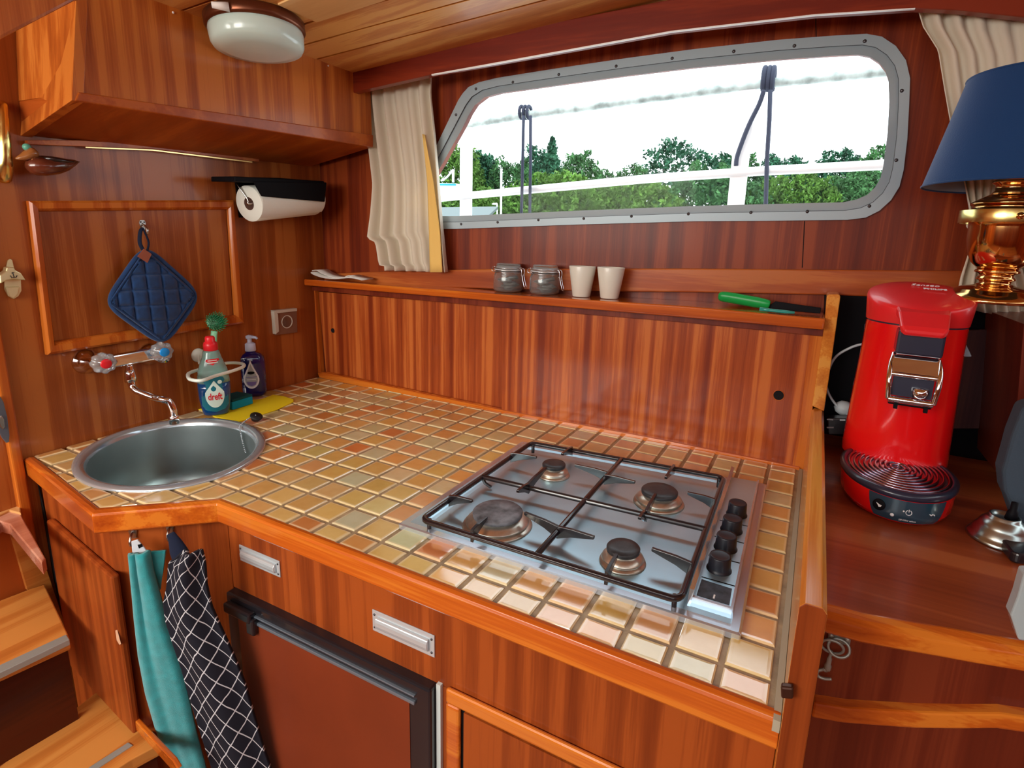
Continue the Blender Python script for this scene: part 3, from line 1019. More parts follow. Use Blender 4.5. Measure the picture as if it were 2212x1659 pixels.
# face frame around the fridge opening
upright(FPn, PK, PE, .018, z0=max(fL_.z, fR_.z) - .005).build('drawer_rail', 'front', cu, bevel=.001)
upright(FPn, PK, Vector((fL_.x, fL_.y, 0)), .018, z1=max(fL_.z, fR_.z) - .005).build('stile', 'front', cu)
upright(FPn, Vector((fR_.x + .002, fR_.y, 0)), PE, .018, z1=max(fL_.z, fR_.z) - .005).build('face_panel', 'front', cu)
M['flush'] = pbr('brushed_aluminium_pull', (.68, .76, .80), .25, metal=.45)
for q, q2 in (([(512, 1173), (602, 1216), (605, 1254), (520, 1207)], 0), ([(800, 1315), (939, 1376), (936, 1423), (807, 1362)], 1)):
    P4 = [at(u, v, FPn, .003) for u, v in q]
    # rectify to an upright rectangle
    xL = (P4[0] + P4[3]) / 2; xR = (P4[1] + P4[2]) / 2
    hL = (abs(P4[0].z - P4[3].z) + abs(P4[1].z - P4[2].z)) / 4
    ax = (Vector((xR.x, xR.y, (xL.z + xR.z) / 2)) - Vector((xL.x, xL.y, (xL.z + xR.z) / 2)))
    w = ax.length / 2; cc_ = (xL + xR) / 2
    ax.normalize()
    Mx = frame_mat(cc_ - FPn[1] * .003, ax, FPn[1])
    hh = MB()
    hh.prism([Mx @ Vector(p) for p in ((-w, -hL, 0), (w, -hL, 0), (w, hL, 0), (-w, hL, 0))], FPn[1] * .0022)
    ho = hh.build('flush_pull', 'flush', cu, bevel=.001)
    g = MB()
    prof = [(hL * .55, .0025), (hL * .45, .0065), (hL * .2, .0085), (-hL * .15, .0085), (-hL * .45, .0070), (-hL * .62, .0025)]
    vs = [Mx @ Vector((sx * w * .84, y, z)) for sx in (-1, 1) for y, z in prof]
    n_ = len(prof)
    g.add(vs, [(i, i + 1, i + 1 + n_, i + n_) for i in range(n_ - 1)] + [tuple(range(n_)), tuple(range(2 * n_ - 1, n_ - 1, -1)), (0, n_, 2 * n_ - 1, n_ - 1)], 0, False)
    g.build('grip', 'flush', ho, bevel=.0012)
    for sx in (-.92, .92):
        for sy in (-.6, .6):
            MB().lathe([(.0022, .0022), (.0018, .0032), (.0001, .0034)], 8, Mx @ Matrix.Translation((sx * w, sy * hL, 0))).build('screw', 'screw', ho)
# panelled door on the right
dt = [at(u, v, FPn, .010) for u, v in ((961, 1489), (1250, 1624))]
dirx = Vector((dt[1].x - dt[0].x, dt[1].y - dt[0].y, 0)).normalized()
DL = dt[0]; zt_ = (dt[0].z + dt[1].z) / 2
DRp = Vector((-.035, DL.y + (-.035 - DL.x) * dirx.y / dirx.x, zt_)); DL = Vector((DL.x, DL.y, zt_))
dd = empty('door', (DL + DRp) / 2 - UP * .5); dd.parent = cu; dd.location = dd.location - WORG[cu.name]
fw_ = .026
for a, b, z1, z0 in ((DL, DRp, zt_, zt_ - fw_), (DL, DL + dirx * fw_, zt_ - fw_, ZB + .05), (DRp - dirx * fw_, DRp, zt_ - fw_, ZB + .05)):
    pass
fr4 = MB()
def bar(a, b, z1, z0):
    # moulding with a rounded, stepped profile
    fr4.prism([Vector((a.x, a.y, z0)), Vector((b.x, b.y, z0)), Vector((b.x, b.y, z1)), Vector((a.x, a.y, z1))], -FPn[1] * .0095)
bar(DL, DRp, zt_, zt_ - fw_); bar(DL, DL + dirx * fw_, zt_ - fw_, ZB + .05); bar(DRp - dirx * fw_, DRp, zt_ - fw_, ZB + .05)
fo_ = fr4.build('frame_moulding', 'nose_x', dd, bevel=.005, seg=3)
pa = DL + dirx * (fw_ + .006) - FPn[1] * .004; pb = DRp - dirx * (fw_ + .006) - FPn[1] * .004
MB().prism([Vector((pa.x, pa.y, ZB + .05)), Vector((pb.x, pb.y, ZB + .05)), Vector((pb.x, pb.y, zt_ - fw_ - .006)), Vector((pa.x, pa.y, zt_ - fw_ - .006))], -FPn[1] * .005).build('panel', 'front', dd)
pa = DL + dirx * (fw_ - .002) - FPn[1] * .0085; pb = DRp - dirx * (fw_ - .002) - FPn[1] * .0085
MB().prism([Vector((pa.x, pa.y, ZB + .05)), Vector((pb.x, pb.y, ZB + .05)), Vector((pb.x, pb.y, zt_ - fw_ + .002)), Vector((pa.x, pa.y, zt_ - fw_ + .002))], -FPn[1] * .001).build('groove', 'gap', dd)
# small square latch at the right end of the counter edge
tag(MB().xf(Matrix()).add(*(lambda m: (m.v, m.f))(slab([(1686, 1484), (1714, 1487), (1714, 1512), (1687, 1510)], yplane(-.004), .008, .010))).build('latch', pbr('dark_bronze', (.07, .03, .02), .35, metal=.6), bevel=.002),
    'small dark square catch on the front end of the divider board', 'latch')

# ---------------------------------------------------------------- fridge
fg = thing('fridge', Vector(((fL_.x + fR_.x) / 2, .2, ZB)), 'built-in fridge with black frame and brown wood veneer door', 'fridge')
M['fr_black'] = pbr('black_fridge_trim', (.010, .010, .014), .30, coat=.4)
M['fr_line'] = pbr('bright_trim_line', (.30, .40, .50), .3, metal=.7)
M['fr_white'] = pbr('white_gasket', (.62, .70, .68), .5)
MB().box((fL_.x + .003, FPn[0].y + .045, ZB), (fR_.x - .003, .55, min(fL_.z, fR_.z) - .012)).build('body', 'fr_black', fg)
of = .018
top = [at(503, 1266, FPn, .0), at(930, 1468, FPn, .0)]
zt2 = (top[0].z + top[1].z) / 2
fa_ = Vector((fL_.x + .004, 0, 0)); fb_ = Vector((at(929, 1470, FPn, of).x, 0, 0))
def onF(x, off):
    """y on the front plane at x"""
    p0, n0 = FPn
    return p0.y + n0.y * off - (x - p0.x - n0.x * off) * n0.x / n0.y
def fbox(x0, x1, z0, z1, off, thick):
    a = Vector((x0, onF(x0, off), 0)); b = Vector((x1, onF(x1, off), 0))
    return MB().prism([a + UP * z0, b + UP * z0, b + UP * z1, a + UP * z1], -FPn[1] * thick)
xL_, xR_ = fa_.x, fb_.x
do_ = fbox(xL_, xR_, ZB + .03, zt2, of, .040).build('door', 'fr_black', fg, bevel=.004)
pTL, pTR = at(515, 1331, FPn, of), at(885, 1512, FPn, of)
zp = (pTL.z + pTR.z) / 2
xpL, xpR = pTL.x, pTR.x
fbox(xpL, xpR, ZB + .05, zp, of + .0010, .002).build('veneer_panel', 'fridge_panel', do_)
fbox(xL_ + .004, xpR + .012, zp + .001, zp + .007, of + .004, .006).build('trim_line', 'fr_line', do_, bevel=.001)
fbox(xL_ + .004, xpR + .012, zp + .016, zp + .0185, of + .004, .006).build('trim_line', 'fr_line', do_, bevel=.0005)
fbox(xL_ + .010, xL_ + .085, zp + .006, zp + .026, of + .014, .015).build('handle', 'fr_black', do_, bevel=.004)
fbox(xL_ + .070, xL_ + .092, zp - .018, zp + .016, of + .012, .013).build('latch', 'fr_black', do_, bevel=.004)
fbox(xR_ + .002, xR_ + .010, ZB + .03, zt2 + .004, .006, .01).build('gasket', 'fr_white', fg)

# ================================================================ SIDE WORKTOP (right of the divider)
wt = thing('side_worktop', (.3, .4, TZ - .03), 'glossy red brown mahogany worktop right of the divider board carrying the coffee machine', 'worktop')
tz = zplane(TZ)
ed = [at(u, v, tz) for u, v in ((1783, 1305), (1861, 1325), (1940, 1339), (2023, 1353), (2110, 1368), (2197, 1381.5), (2400, 1415))]
ed[0] = Vector((DX1 + .001, ed[0].y, TZ))
ed.append(Vector((ed[-1].x + .55, ed[-1].y + .03, TZ)))
TBK = .86
ring = ed + [Vector((ed[-1].x, TBK, TZ)), Vector((DX1 + .001, TBK, TZ))]
MB().prism(ring, (0, 0, -.02)).build('top', 'table', wt)
bot = [at(u, v, tz) for u, v in ((1787, 1345), (1861, 1361), (1940, 1378), (2023, 1398), (2110, 1416), (2212, 1434), (2400, 1472))]
# nosing loft: flush with top, rounded front, ~35 mm deep
rows = []
for i, p in enumerate(ed):
    q = p
    fo2 = .020
    rows.append([q + Vector((0, .004, -.0005)), q + Vector((0, -.002, .0008)), q + Vector((0, -fo2 * .6, -.001)), q + Vector((0, -fo2, -.006)), q + Vector((0, -fo2 - .001, -.024)), q + Vector((0, -fo2 * .6, -.032)), q + Vector((0, .004, -.032))])
n_ = 7
vs = [p for r in rows for p in r]; fs = []
for k in range(len(rows) - 1):
    for j in range(n_):
        fs.append((k * n_ + j, k * n_ + (j + 1) % n_, (k + 1) * n_ + (j + 1) % n_, (k + 1) * n_ + j))
fs += [tuple(range(n_)), tuple((len(rows) - 1) * n_ + j for j in range(n_))[::-1]]
MB().add(vs, fs).build('edge_trim', 'nose_x', wt, bevel=.002)

FY = lambda i: ed[i].y + .012
sb = thing('side_base_cabinet', (.3, .5, .3), 'dark mahogany base cabinet below the side worktop with an orange rail and door', 'cabinet')
fc = [Vector((p.x, p.y + .010, 0)) for p in ed]
fc[0] = Vector((DX1 + .014, fc[0].y, 0))
def curtainwall(off, z0, z1, mat, name, thick=.015, par=None, bev=0, pts=None, zs0=None, zs1=None):
    pts = pts or fc
    m = MB(); n0 = len(pts)
    vs = []
    for dy in (off, off + thick):
        for i, p in enumerate(pts):
            vs += [Vector((p.x, p.y + dy, zs0[i] if zs0 else z0)), Vector((p.x, p.y + dy, zs1[i] if zs1 else z1))]
    fs = []
    b = 2 * n0
    for i in range(n0 - 1):
        a0, a1, c0, c1 = 2 * i, 2 * i + 1, 2 * i + 2, 2 * i + 3
        fs += [(a0, c0, c1, a1), (a0 + b, a1 + b, c1 + b, c0 + b), (a1, c1, c1 + b, a1 + b), (a0, a0 + b, c0 + b, c0)]
    fs += [(0, 1, 1 + b, b), (2 * n0 - 2, 2 * n0 - 2 + b, 2 * n0 - 1 + b, 2 * n0 - 1)]
    return m.add(vs, fs).build(name, mat, par, bevel=bev)
def zrow(pxs):
    """height of each facade point where the photo's edge passes"""
    us = [p[0] for p in pxs]; out = []
    pts = [at(u, v, yplane(fc[2].y)) for u, v in pxs]
    xs = [p.x for p in pts]; zs = [p.z for p in pts]
    return [float(np.interp(p.x, xs, zs)) for p in fc]
zr1 = zrow([(1749, 1484), (1978, 1530), (2212, 1568)]); zr0 = zrow([(1747, 1516), (1978, 1566), (2212, 1603)])
curtainwall(0, 0, 0, 'darkwood', 'fascia', par=sb, zs0=[z - .01 for z in zr1], zs1=[TZ - .021] * len(fc))
curtainwall(-.016, 0, 0, 'nose_x', 'rail', thick=.03, par=sb, bev=.003, zs0=zr0, zs1=zr1)
curtainwall(.004, .06, 0, 'darkwood', 'door', par=sb, zs1=[z - .004 for z in zr0])
MB().box((DX1 + .001, fc[0].y + .03, .06), (DX1 + .02, fc[0].y + .035, TZ - .02)).build('painted_gap_shade', 'gap', sb)  # black strip as painted shade between divider and fascia
# black recess behind the worktop
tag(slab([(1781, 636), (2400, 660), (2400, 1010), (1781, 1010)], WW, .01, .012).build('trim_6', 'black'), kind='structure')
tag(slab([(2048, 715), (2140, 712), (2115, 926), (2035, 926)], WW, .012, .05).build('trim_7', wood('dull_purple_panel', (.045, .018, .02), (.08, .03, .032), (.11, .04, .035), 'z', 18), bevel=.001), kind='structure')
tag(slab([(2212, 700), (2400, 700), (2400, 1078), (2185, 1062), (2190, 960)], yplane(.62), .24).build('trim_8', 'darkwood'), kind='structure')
# black tray floor behind the machine

# ================================================================ LEFT WALL FITTINGS
ap = thing('wall_hatch', at(300, 765, LW), 'framed mahogany hatch panel on the bulkhead behind the blue pot holder', 'hatch')
hi_ = [(81, 457), (488, 453), (503.5, 680), (115, 737)]; ho_ = [(56, 434), (498, 432), (522, 697), (97, 765.5)]
slab(hi_, LW, .003, .002).build('panel', 'wallL', ap)
for k in range(4):
    j = (k + 1) % 4
    a, b, c, d = at(*ho_[k], LW, .001), at(*ho_[j], LW, .001), at(*hi_[j], LW, .001), at(*hi_[k], LW, .001)
    e = .25
    n = LW[1]
    prof = [(0, .0), (.0, .010), (.2, .015), (.7, .014), (.92, .008), (1, .002)]
    vs = [a.lerp(d, t) + n * h for t, h in prof] + [b.lerp(c, t) + n * h for t, h in prof]
    m_ = len(prof)
    MB().add(vs, [(i, i + 1, i + 1 + m_, i + m_) for i in range(m_ - 1)] + [tuple(range(m_)), tuple(range(2 * m_ - 1, m_ - 1, -1)), (0, m_, 2 * m_ - 1, m_ - 1)]).build('moulding', 'frame_z' if k in (1, 3) else 'frame_z', ap)

# upper cabinet
uc = thing('wall_cabinet', (-1.38, .35, 1.56), 'large mahogany overhead cabinet on the bulkhead above the hatch', 'cabinet')
XF = xplane(-1.25)
fTLp, fBLp, fBRp = at(167, 0, XF), at(158, 218, XF), at(803, 318, XF)
fTR = at(750, 152, XF)
sill_l, sill_r = at(166, 199, XF), at(803, 292, XF)
bl = at(49, 292, LW, .001); blt = at(70, 80, LW, .001)
# body as a solid: front face px, extended up past the ceiling
zc = 1.835
front = [sill_l, sill_r, Vector((-1.25, sill_r.y, zc + .03)), Vector((-1.25, fTLp.y + .003, zc + .03))]
front[2].y = min(front[2].y, .75)
def back(p, z=None):
    y = p.y
    x = LW[0].x + (y - LW[0].y) * lw_dir.x / lw_dir.y + .001
    return Vector((x, y, p.z if z is None else z))
MB().hexa(front + [back(p) for p in front]).build('body', 'cabup', uc)
# left end board, splayed toward the bulkhead
e0, e1 = at(158, 218, XF), at(167, 0, XF)
e1 = e1 + (e1 - e0) * .6
w0 = bl; w1_ = blt + (blt - bl) * .5
w1_.z = e1.z
sh_ = Vector((.004, -.004, 0))
MB().prism([e0 + sh_, e1 + sh_, w1_ + Vector((0, -.004, 0)), w0 + Vector((0, -.004, -.002))], Vector((0, .018, 0))).build('end_panel', 'cabup', uc, bevel=.001)
# bottom board with rounded front edge (lit lower rail)
b0, b1 = at(158, 218, XF), at(803, 318, XF)
bo_ = MB()
off_ = Vector((.006, 0, 0))
ringL = [b0 + off_, sill_l + off_ + Vector((0, 0, .0)), back(Vector((0, sill_l.y, sill_l.z))), bl]
ringR = [b1 + off_, sill_r + off_, back(sill_r), back(b1, at(560, 350, LW).z + .012)]
ringR[2].z = max(ringR[2].z, ringR[3].z + .02)
bo_.add(ringL + ringR, [(0, 1, 2, 3), (7, 6, 5, 4), (0, 4, 5, 1), (1, 5, 6, 2), (2, 6, 7, 3), (3, 7, 4, 0)])
bo_.build('bottom_board', 'under', uc, bevel=.002)
# moulding strip and light strip along the bulkhead below
slab([(60, 303), (170, 303), (330, 312), (560, 343), (560, 350), (330, 322), (170, 316), (60, 312)], LW, .012, .018).build('moulding', 'strip', uc, bevel=.001)
M['brassline'] = pbr('brass_strip', (.75, .55, .25), .25, metal=1)
slab([(185, 317), (330, 323), (545, 349), (545, 351.5), (330, 325.5), (185, 319.5)], LW, .004, .019).build('bright_strip', 'brassline', uc)
M['pinhead'] = pbr('white_pin', (.9, .88, .85), .4)
for u, v in ((374, 27), (709, 142)):
    MB().sphere(at(u, v, XF, .001), .0022, 8, 6).build('screw_cap', 'pinhead', uc)
# corner ceiling beam top left
tag(slab([(-60, -40), (330, -40), (165, 0), (0, 86), (-60, 118)], xplane(-1.12), .05).build('trim_9', 'cabup', bevel=.004), kind='structure')

# ceiling lamp
M['lampshade'] = pbr('opal_glass', (.62, .80, .74), .25, coat=.6)
M['bronze'] = pbr('bronze_rim', (.16, .05, .022), .3, metal=.7)
lc = at(551, 42, CP)
cn = CP[1]
cl = thing('ceiling_light', lc, 'round opal glass ceiling light with bronze rim next to the overhead cabinet', 'ceiling light')
Mx = frame_mat(lc, dmean, cn)
R_ = .098
MB().lathe([(R_ * .96, 0), (R_ * 1.0, .004), (R_ * 1.0, .020), (R_ * .97, .024), (.0001, .024)], 48, Mx).build('rim', 'bronze', cl)
MB().lathe([(R_ * .93, .020), (R_ * .95, .030), (R_ * .93, .052), (R_ * .88, .060), (R_ * .6, .066), (.0001, .068)], 48, Mx).build('shade', 'lampshade', cl)
sw = at(495, 15, CP, .016)
MB().tube([sw, sw + (at(470, 12, CP, .016) - sw).normalized() * .03], [.009, .0055], 12).build('switch', 'pinhead', cl)

# ---------------------------------------------------------------- brass handle, bottle opener, duck, socket
M['brass'] = pbr('brass', (.78, .62, .22), .22, metal=1)
M['brass_pale'] = pbr('pale_brass', (.80, .74, .42), .35, metal=.85)
hd = thing('door_handle', at(8, 390, LW), 'long polished brass grab handle at the left edge of the bulkhead', 'handle')
pp = [at(6, 222, LW, .004), at(7, 240, LW, .02), at(9, 290, LW, .03), at(11, 340, LW, .028), at(10, 372, LW, .018), at(8, 388, LW, .004)]
MB().tube(smoothpath(pp, 6), [.004, .006, .007, .008, .008, .008, .008, .008, .008, .008, .008, .008, .009, .0095, .010, .010, .010, .010, .011, .011, .012, .012, .012, .012, .012, .012, .012, .012, .012, .011, .009][:len(smoothpath(pp, 6))], 12).build('grip', 'brass', hd)
bo2 = thing('bottle_opener', at(25, 645, LW), 'wall mounted brass bottle opener with an engraved anchor', 'bottle opener')
slab([(14, 575), (17, 562), (22, 559), (27, 562), (30, 575), (32, 583), (45, 590), (47, 628), (40, 640), (30, 646), (18, 640), (10, 625), (8, 595), (16, 584)], LW, .003, .004).build('backplate', 'brass_pale', bo2, bevel=.0008)
cap_ = slab([(0, 595), (14, 585), (16, 577), (31, 577), (34, 584), (46, 590), (57, 606), (44, 605), (28, 603), (14, 606), (2, 613)], LW, .016, .022).build('cap_lifter', 'brass_pale', bo2, bevel=.002)
slab([(13, 620), (44, 619), (41, 635), (30, 646), (19, 640)], LW, .006, .012).build('lower_lip', 'brass_pale', bo2, bevel=.002)
ak = MB()
A0, A1 = at(27, 588, LW, .0225), at(31, 599, LW, .0225)
ak.tube([A0, A1], .0008, 6); ak.tube([at(22, 595, LW, .0225), at(26, 600, LW, .0225), A1, at(35, 599, LW, .0225), at(37, 595, LW, .0225)], .0008, 6)
ak.tube([at(25, 590, LW, .0225), at(31, 589, LW, .0225)], .0007, 6)
ak.build('anchor_engraving', 'rubber', cap_)

dk = thing('duck_figurine', at(110, 378, LW, .01), 'small carved wooden duck hanging on the bulkhead below the overhead cabinet', 'duck')
M['duckb'] = pbr('duck_brown', (.10, .022, .010), .22, vary=.6, vscale=25, coat=.6)
M['duckh'] = pbr('duck_head', (.30, .11, .03), .25, coat=.6)
M['duckd'] = pbr('duck_dark', (.012, .008, .008), .25, coat=.6)
M['green'] = pbr('verdigris', (.10, .35, .25), .4)
DPL = (LW[0] + LW[1] * .045, LW[1])
up_ = (at(110, 340, DPL) - at(110, 378, DPL)).normalized()
nb = 14
def duckbody(keys, th_scale, mat, name):
    vs, fs = [], []
    for (u, v0, v1, th_) in keys:
        a, b = at(u, v0, DPL), at(u, v1, DPL)
        c = (a + b) / 2; h = (a - b) / 2
        for i in range(nb):
            w = 2 * math.pi * i / nb
            vs.append(c + h * math.cos(w) + LW[1] * (th_ * math.sin(w)))
    for k in range(len(keys) - 1):
        for i in range(nb):
            j = (i + 1) % nb
            fs.append((k * nb + i, k * nb + j, (k + 1) * nb + j, (k + 1) * nb + i))
    fs += [tuple(range(nb)), tuple((len(keys) - 1) * nb + i for i in range(nb))]
    return MB().add(vs, fs, 0, True).build(name, mat, dk)
duckbody([(56, 352, 356, .002), (58, 346, 364, .010), (66, 338, 373, .018), (80, 338, 379, .023), (100, 340, 380, .026), (125, 340, 377, .024), (145, 343, 370, .016), (160, 345, 360, .008), (171, 349, 351, .001)], 1, 'duckb', 'body')
duckbody([(88, 336, 346, .012), (105, 337, 352, .027), (130, 341, 356, .024), (150, 345, 355, .014), (172, 349, 351, .001)], 1, 'duckd', 'wing')
duckbody([(34, 340, 344, .003), (42, 334, 346, .006), (50, 327, 347, .012), (60, 318, 346, .015), (70, 319, 344, .015), (79, 326, 343, .010), (82, 332, 338, .003)], 1, 'duckh', 'head')
duckbody([(62, 338, 352, .010), (68, 336, 364, .014), (76, 336, 366, .012), (81, 340, 352, .006)], 1, 'duckh', 'neck')
MB().sphere(at(58, 318, DPL), .007, 12, 8).build('crest', 'green', dk)
MB().tube([at(110, 345, LW, .03), at(110, 345, LW, .0)], .004, 8).build('wall_peg', 'bronze', dk)

so = thing('power_socket', at(616, 722, LW), 'brown wall socket with clear hinged cover on the bulkhead', 'socket')
M['sockb'] = pbr('socket_brown', (.20, .10, .065), .25, coat=.5)
M['sockl'] = pbr('socket_edge', (.58, .54, .46), .3)
def lwbox(px, th_, off, name, mat, par, bev=.001):
    return slab(px, LW, th_, off).build(name, mat, par, bevel=bev)
lwbox([(593, 678), (641, 668), (643, 718), (597, 724)], .010, .010, 'plate', 'sockb', so)
lwbox([(592, 671), (642, 666), (642, 672), (598, 677)], .016, .016, 'cover_edge', 'sockl', so)
lwbox([(592, 673), (601, 678), (603, 716), (596, 722)], .014, .014, 'cover_edge', 'sockl', so)
Mx = frame_mat(at(620, 695, LW, .010), lw_dir, LW[1])
MB().lathe([(.0205, 0), (.021, .0015), (.0185, .0015), (.017, -.0015), (.0001, -.0015)], 30, Mx).build('outlet_ring', 'sockl', so)

# hook and pot holder
M['chrome_dull'] = pbr('dull_chrome', (.55, .55, .52), .25, metal=1)
def hook(u, v, pl, label, sz=1.0, grp=None, dirx=None):
    o = thing('wall_hook', at(u, v, pl), label, 'hook', grp)
    Mx = frame_mat(at(u, v, pl, .0005), Vector((-pl[1].y, pl[1].x, 0)) if dirx is None else dirx, pl[1])
    s = sz
    MB().prism([Mx @ Vector(p) for p in ((-.008 * s, .006 * s, 0), (-.005 * s, .012 * s, 0), (.005 * s, .012 * s, 0), (.008 * s, .006 * s, 0), (.005 * s, -.012 * s, 0), (-.005 * s, -.012 * s, 0))], pl[1] * .0025).build('backplate', 'chrome_dull', o, bevel=.0008)
    pth = smoothpath([Mx @ Vector(p) for p in ((0, .002 * s, .002), (0, -.003 * s, .012 * s), (0, -.012 * s, .018 * s), (0, -.020 * s, .016 * s), (0, -.022 * s, .009 * s))], 4)
    MB().tube(pth, .0025 * s, 8).build('prong', 'chrome_dull', o)
    for sx in (-.004, .004):
        MB().sphere(Mx @ Vector((sx * s, .007 * s, .003)), .0018 * s, 8, 6).build('screw', 'screw', o)
    return o
hook(307, 486, LW, 'small chrome hook on the hatch holding the blue pot holder', 1.0)
M['denim'] = pbr('navy_cotton', (.004, .042, .150), .85, sheen=.3, bump=.4, bscale=900, vary=.25, vscale=90)
M['denimd'] = pbr('navy_back', (.004, .010, .035), .9)
ph = thing('pot_holder', at(330, 740, LW, .01), 'quilted navy blue pot holder with leather tag hanging on the hatch', 'pot holder')
PHP = (LW[0] + LW[1] * .030, LW[1])
Pt, Pr, Pb, Pl = (313, 535), (428, 637), (352, 742), (231, 655)
nq = 84
def phpt(a, b, off):
    u = Pt[0] * (1 - a) * (1 - b) + Pr[0] * a * (1 - b) + Pb[0] * a * b + Pl[0] * (1 - a) * b
    v = Pt[1] * (1 - a) * (1 - b) + Pr[1] * a * (1 - b) + Pb[1] * a * b + Pl[1] * (1 - a) * b
    return u, v
def sq(a, b, r=.10):  # superellipse corners
    """square parameter to rounded-corner square"""
    x, y = 2 * a - 1, 2 * b - 1
    m = max(abs(x), abs(y)); l = (abs(x) ** 5 + abs(y) ** 5) ** (1 / 5.) or 1
    k = m / l if l else 1
    return (x * k * 1.05 + 1) / 2, (y * k * 1.05 + 1) / 2
for side in (0,):
    vs, fs = [], []
    cen_ = at(330, 640, PHP)
    for s_ in (0, 1):
        for i in range(nq + 1):
            for j in range(nq + 1):
                a, b = sq(i / nq, j / nq)
                u, v = phpt(a, b, 0)
                # gentle cushion bulge of the outline
                edge = min(a, 1 - a, b, 1 - b)
                q = 0
                # diagonal-to-edge quilting appears upright in the photo: lines along the image axes
                px_, py_ = (u - 215) / 33.5 - .13 * (v - 600) / 33., (v - 560) / 33.5 + .03 * (u - 300) / 33.
                fx, fy = abs((px_ % 1) - .5) * 2, abs((py_ % 1) - .5) * 2
                puff = (1 - fx ** 5) * (1 - fy ** 5)
                m_ = min(1, edge / .07)
                if edge < .055: puff = .9 * math.sin(min(1, edge / .055) * math.pi) ** .5 if edge > 0 else 0
                h = (.003 + .0075 * puff) * (1 if s_ == 0 else -.6) * min(1, .25 + edge / .03)
                h += .012 * math.sin(a * 3.1) * math.sin(b * 3.1) - .004
                vs.append(at(u, v, PHP, h))
    N1 = (nq + 1) ** 2
    for i in range(nq):
        for j in range(nq):
            a = i * (nq + 1) + j
            fs.append((a, a + 1, a + nq + 2, a + nq + 1)); fs.append((a + N1, a + nq + 1 + N1, a + nq + 2 + N1, a + 1 + N1))
    bd = [(i, 0) for i in range(nq)] + [(nq, j) for j in range(nq)] + [(i, nq) for i in range(nq, 0, -1)] + [(0, j) for j in range(nq, 0, -1)]
    ids = [i * (nq + 1) + j for i, j in bd]
    for k in range(len(ids)):
        a, b = ids[k], ids[(k + 1) % len(ids)]
        fs.append((a, b, b + N1, a + N1))
    MB().add(vs, fs, 0, True).build('pad', 'denim', ph)
    bind = []
    for k in range(0, len(bd)):
        a, b = sq(bd[k][0] / nq, bd[k][1] / nq)
        u, v = phpt(a, b, 0)
        bind.append(at(u, v, PHP, .012 * math.sin(a * 3.1) * math.sin(b * 3.1) - .003))
    MB().tube(bind, .0058, 8, closed=True).build('binding', 'denim', ph)
lp = smoothpath([at(309, 540, PHP, .004), at(302, 524, PHP, .004), at(303, 502, PHP, .0), at(308, 493, PHP, -.006), at(313, 502, PHP, 0), at(321, 524, PHP, .004), at(318, 542, PHP, .004)], 6)
MB().tube(lp, .0042, 8, flat=.5).build('hanging_loop', 'denimd', ph)
M['leather'] = pbr('tan_leather', (.33, .09, .045), .6)
slab([(311, 537), (328, 549), (319, 568), (297, 554)], PHP, .0015, .013).build('leather_tag', 'leather', ph, bevel=.0005)

# paper towel holder and roll
M['paper'] = pbr('kitchen_paper', (.84, .86, .78), .9, bump=.2, bscale=300)
M['card'] = pbr('cardboard_core', (.10, .045, .03), .9)
th_ = thing('towel_roll_holder', at(600, 470, LW), 'black kitchen roll holder fixed to the bulkhead under the overhead cabinet', 'holder')
slab([(508, 382), (600, 384), (700, 392), (703, 452), (640, 470), (518, 470)], LW, .004, .006).build('backplate', 'black', th_)
slab([(508, 381), (700, 391), (702, 400), (508, 392)], LW, .090, .120).build('hood', 'black', th_, bevel=.002)
slab([(548, 392), (706, 394), (702, 436), (566, 424)], LW, .005, .126).build('hood_lip', 'black', th_, bevel=.002)
ax0, ax1 = at(538, 440, LW, .075), at(672, 430, LW, .068)
axd = (ax1 - ax0).normalized()
Rr = .0475
Mx = frame_mat(ax0, UP, axd)
Lr = (ax1 - ax0).length
kr = thing('kitchen_roll', ax0 + axd * Lr / 2 - UP * Rr, 'white kitchen roll on the black holder near the corner', 'kitchen roll')
MB().lathe([(.017, .0), (Rr - .001, .0), (Rr, .001), (Rr, Lr - .001), (Rr - .001, Lr), (.017, Lr), (.017, 0)], 48, Mx, caps=False).build('roll', 'paper', kr)
MB().lathe([(.0172, -.0005), (.0150, -.0005), (.0150, Lr), (.0172, Lr)], 24, Mx, caps=False).build('core', 'card', kr)
# loose sheet end
yv = axd.cross(UP).normalized()
vs = []
for k in range(2):
    for i in range(9):
        a = math.radians(-20 + i * 9)
        p = ax0 + axd * (0.004 if k == 0 else Lr + .010)
        vs.append(p + (LW[1] * math.cos(a) + -UP * math.sin(a)) * (Rr + .0012))
MB().add(vs, [(i, i + 1, i + 10, i + 9) for i in range(8)], 0, True).build('loose_sheet', 'paper', kr)
MB().tube([ax0 - axd * .004, ax1 + axd * .008], .0045, 10).build('rod', 'chrome_dull', th_)
MB().tube(smoothpath([at(510, 384, LW, .03), at(514, 400, LW, .055), ax0 - axd * .004 + UP * .012, ax0 - axd * .004], 5), .0022, 8).build('wire_arm', 'chrome_dull', th_)
MB().tube(smoothpath([at(702, 396, LW, .05), ax1 + axd * .010 + UP * .012, ax1 + axd * .008], 5), .0022, 8).build('wire_arm', 'chrome_dull', th_)

# ================================================================ TEXTILES
def interp_poly(pts, t):
    """point at fraction t of polyline by its y extent order"""
    ds = [0]
    for a, b in zip(pts, pts[1:]):
        ds.append(ds[-1] + math.hypot(b[0] - a[0], b[1] - a[1]))
    x = t * ds[-1]
    us = float(np.interp(x, ds, [p[0] for p in pts])); vs_ = float(np.interp(x, ds, [p[1] for p in pts]))
    return us, vs_


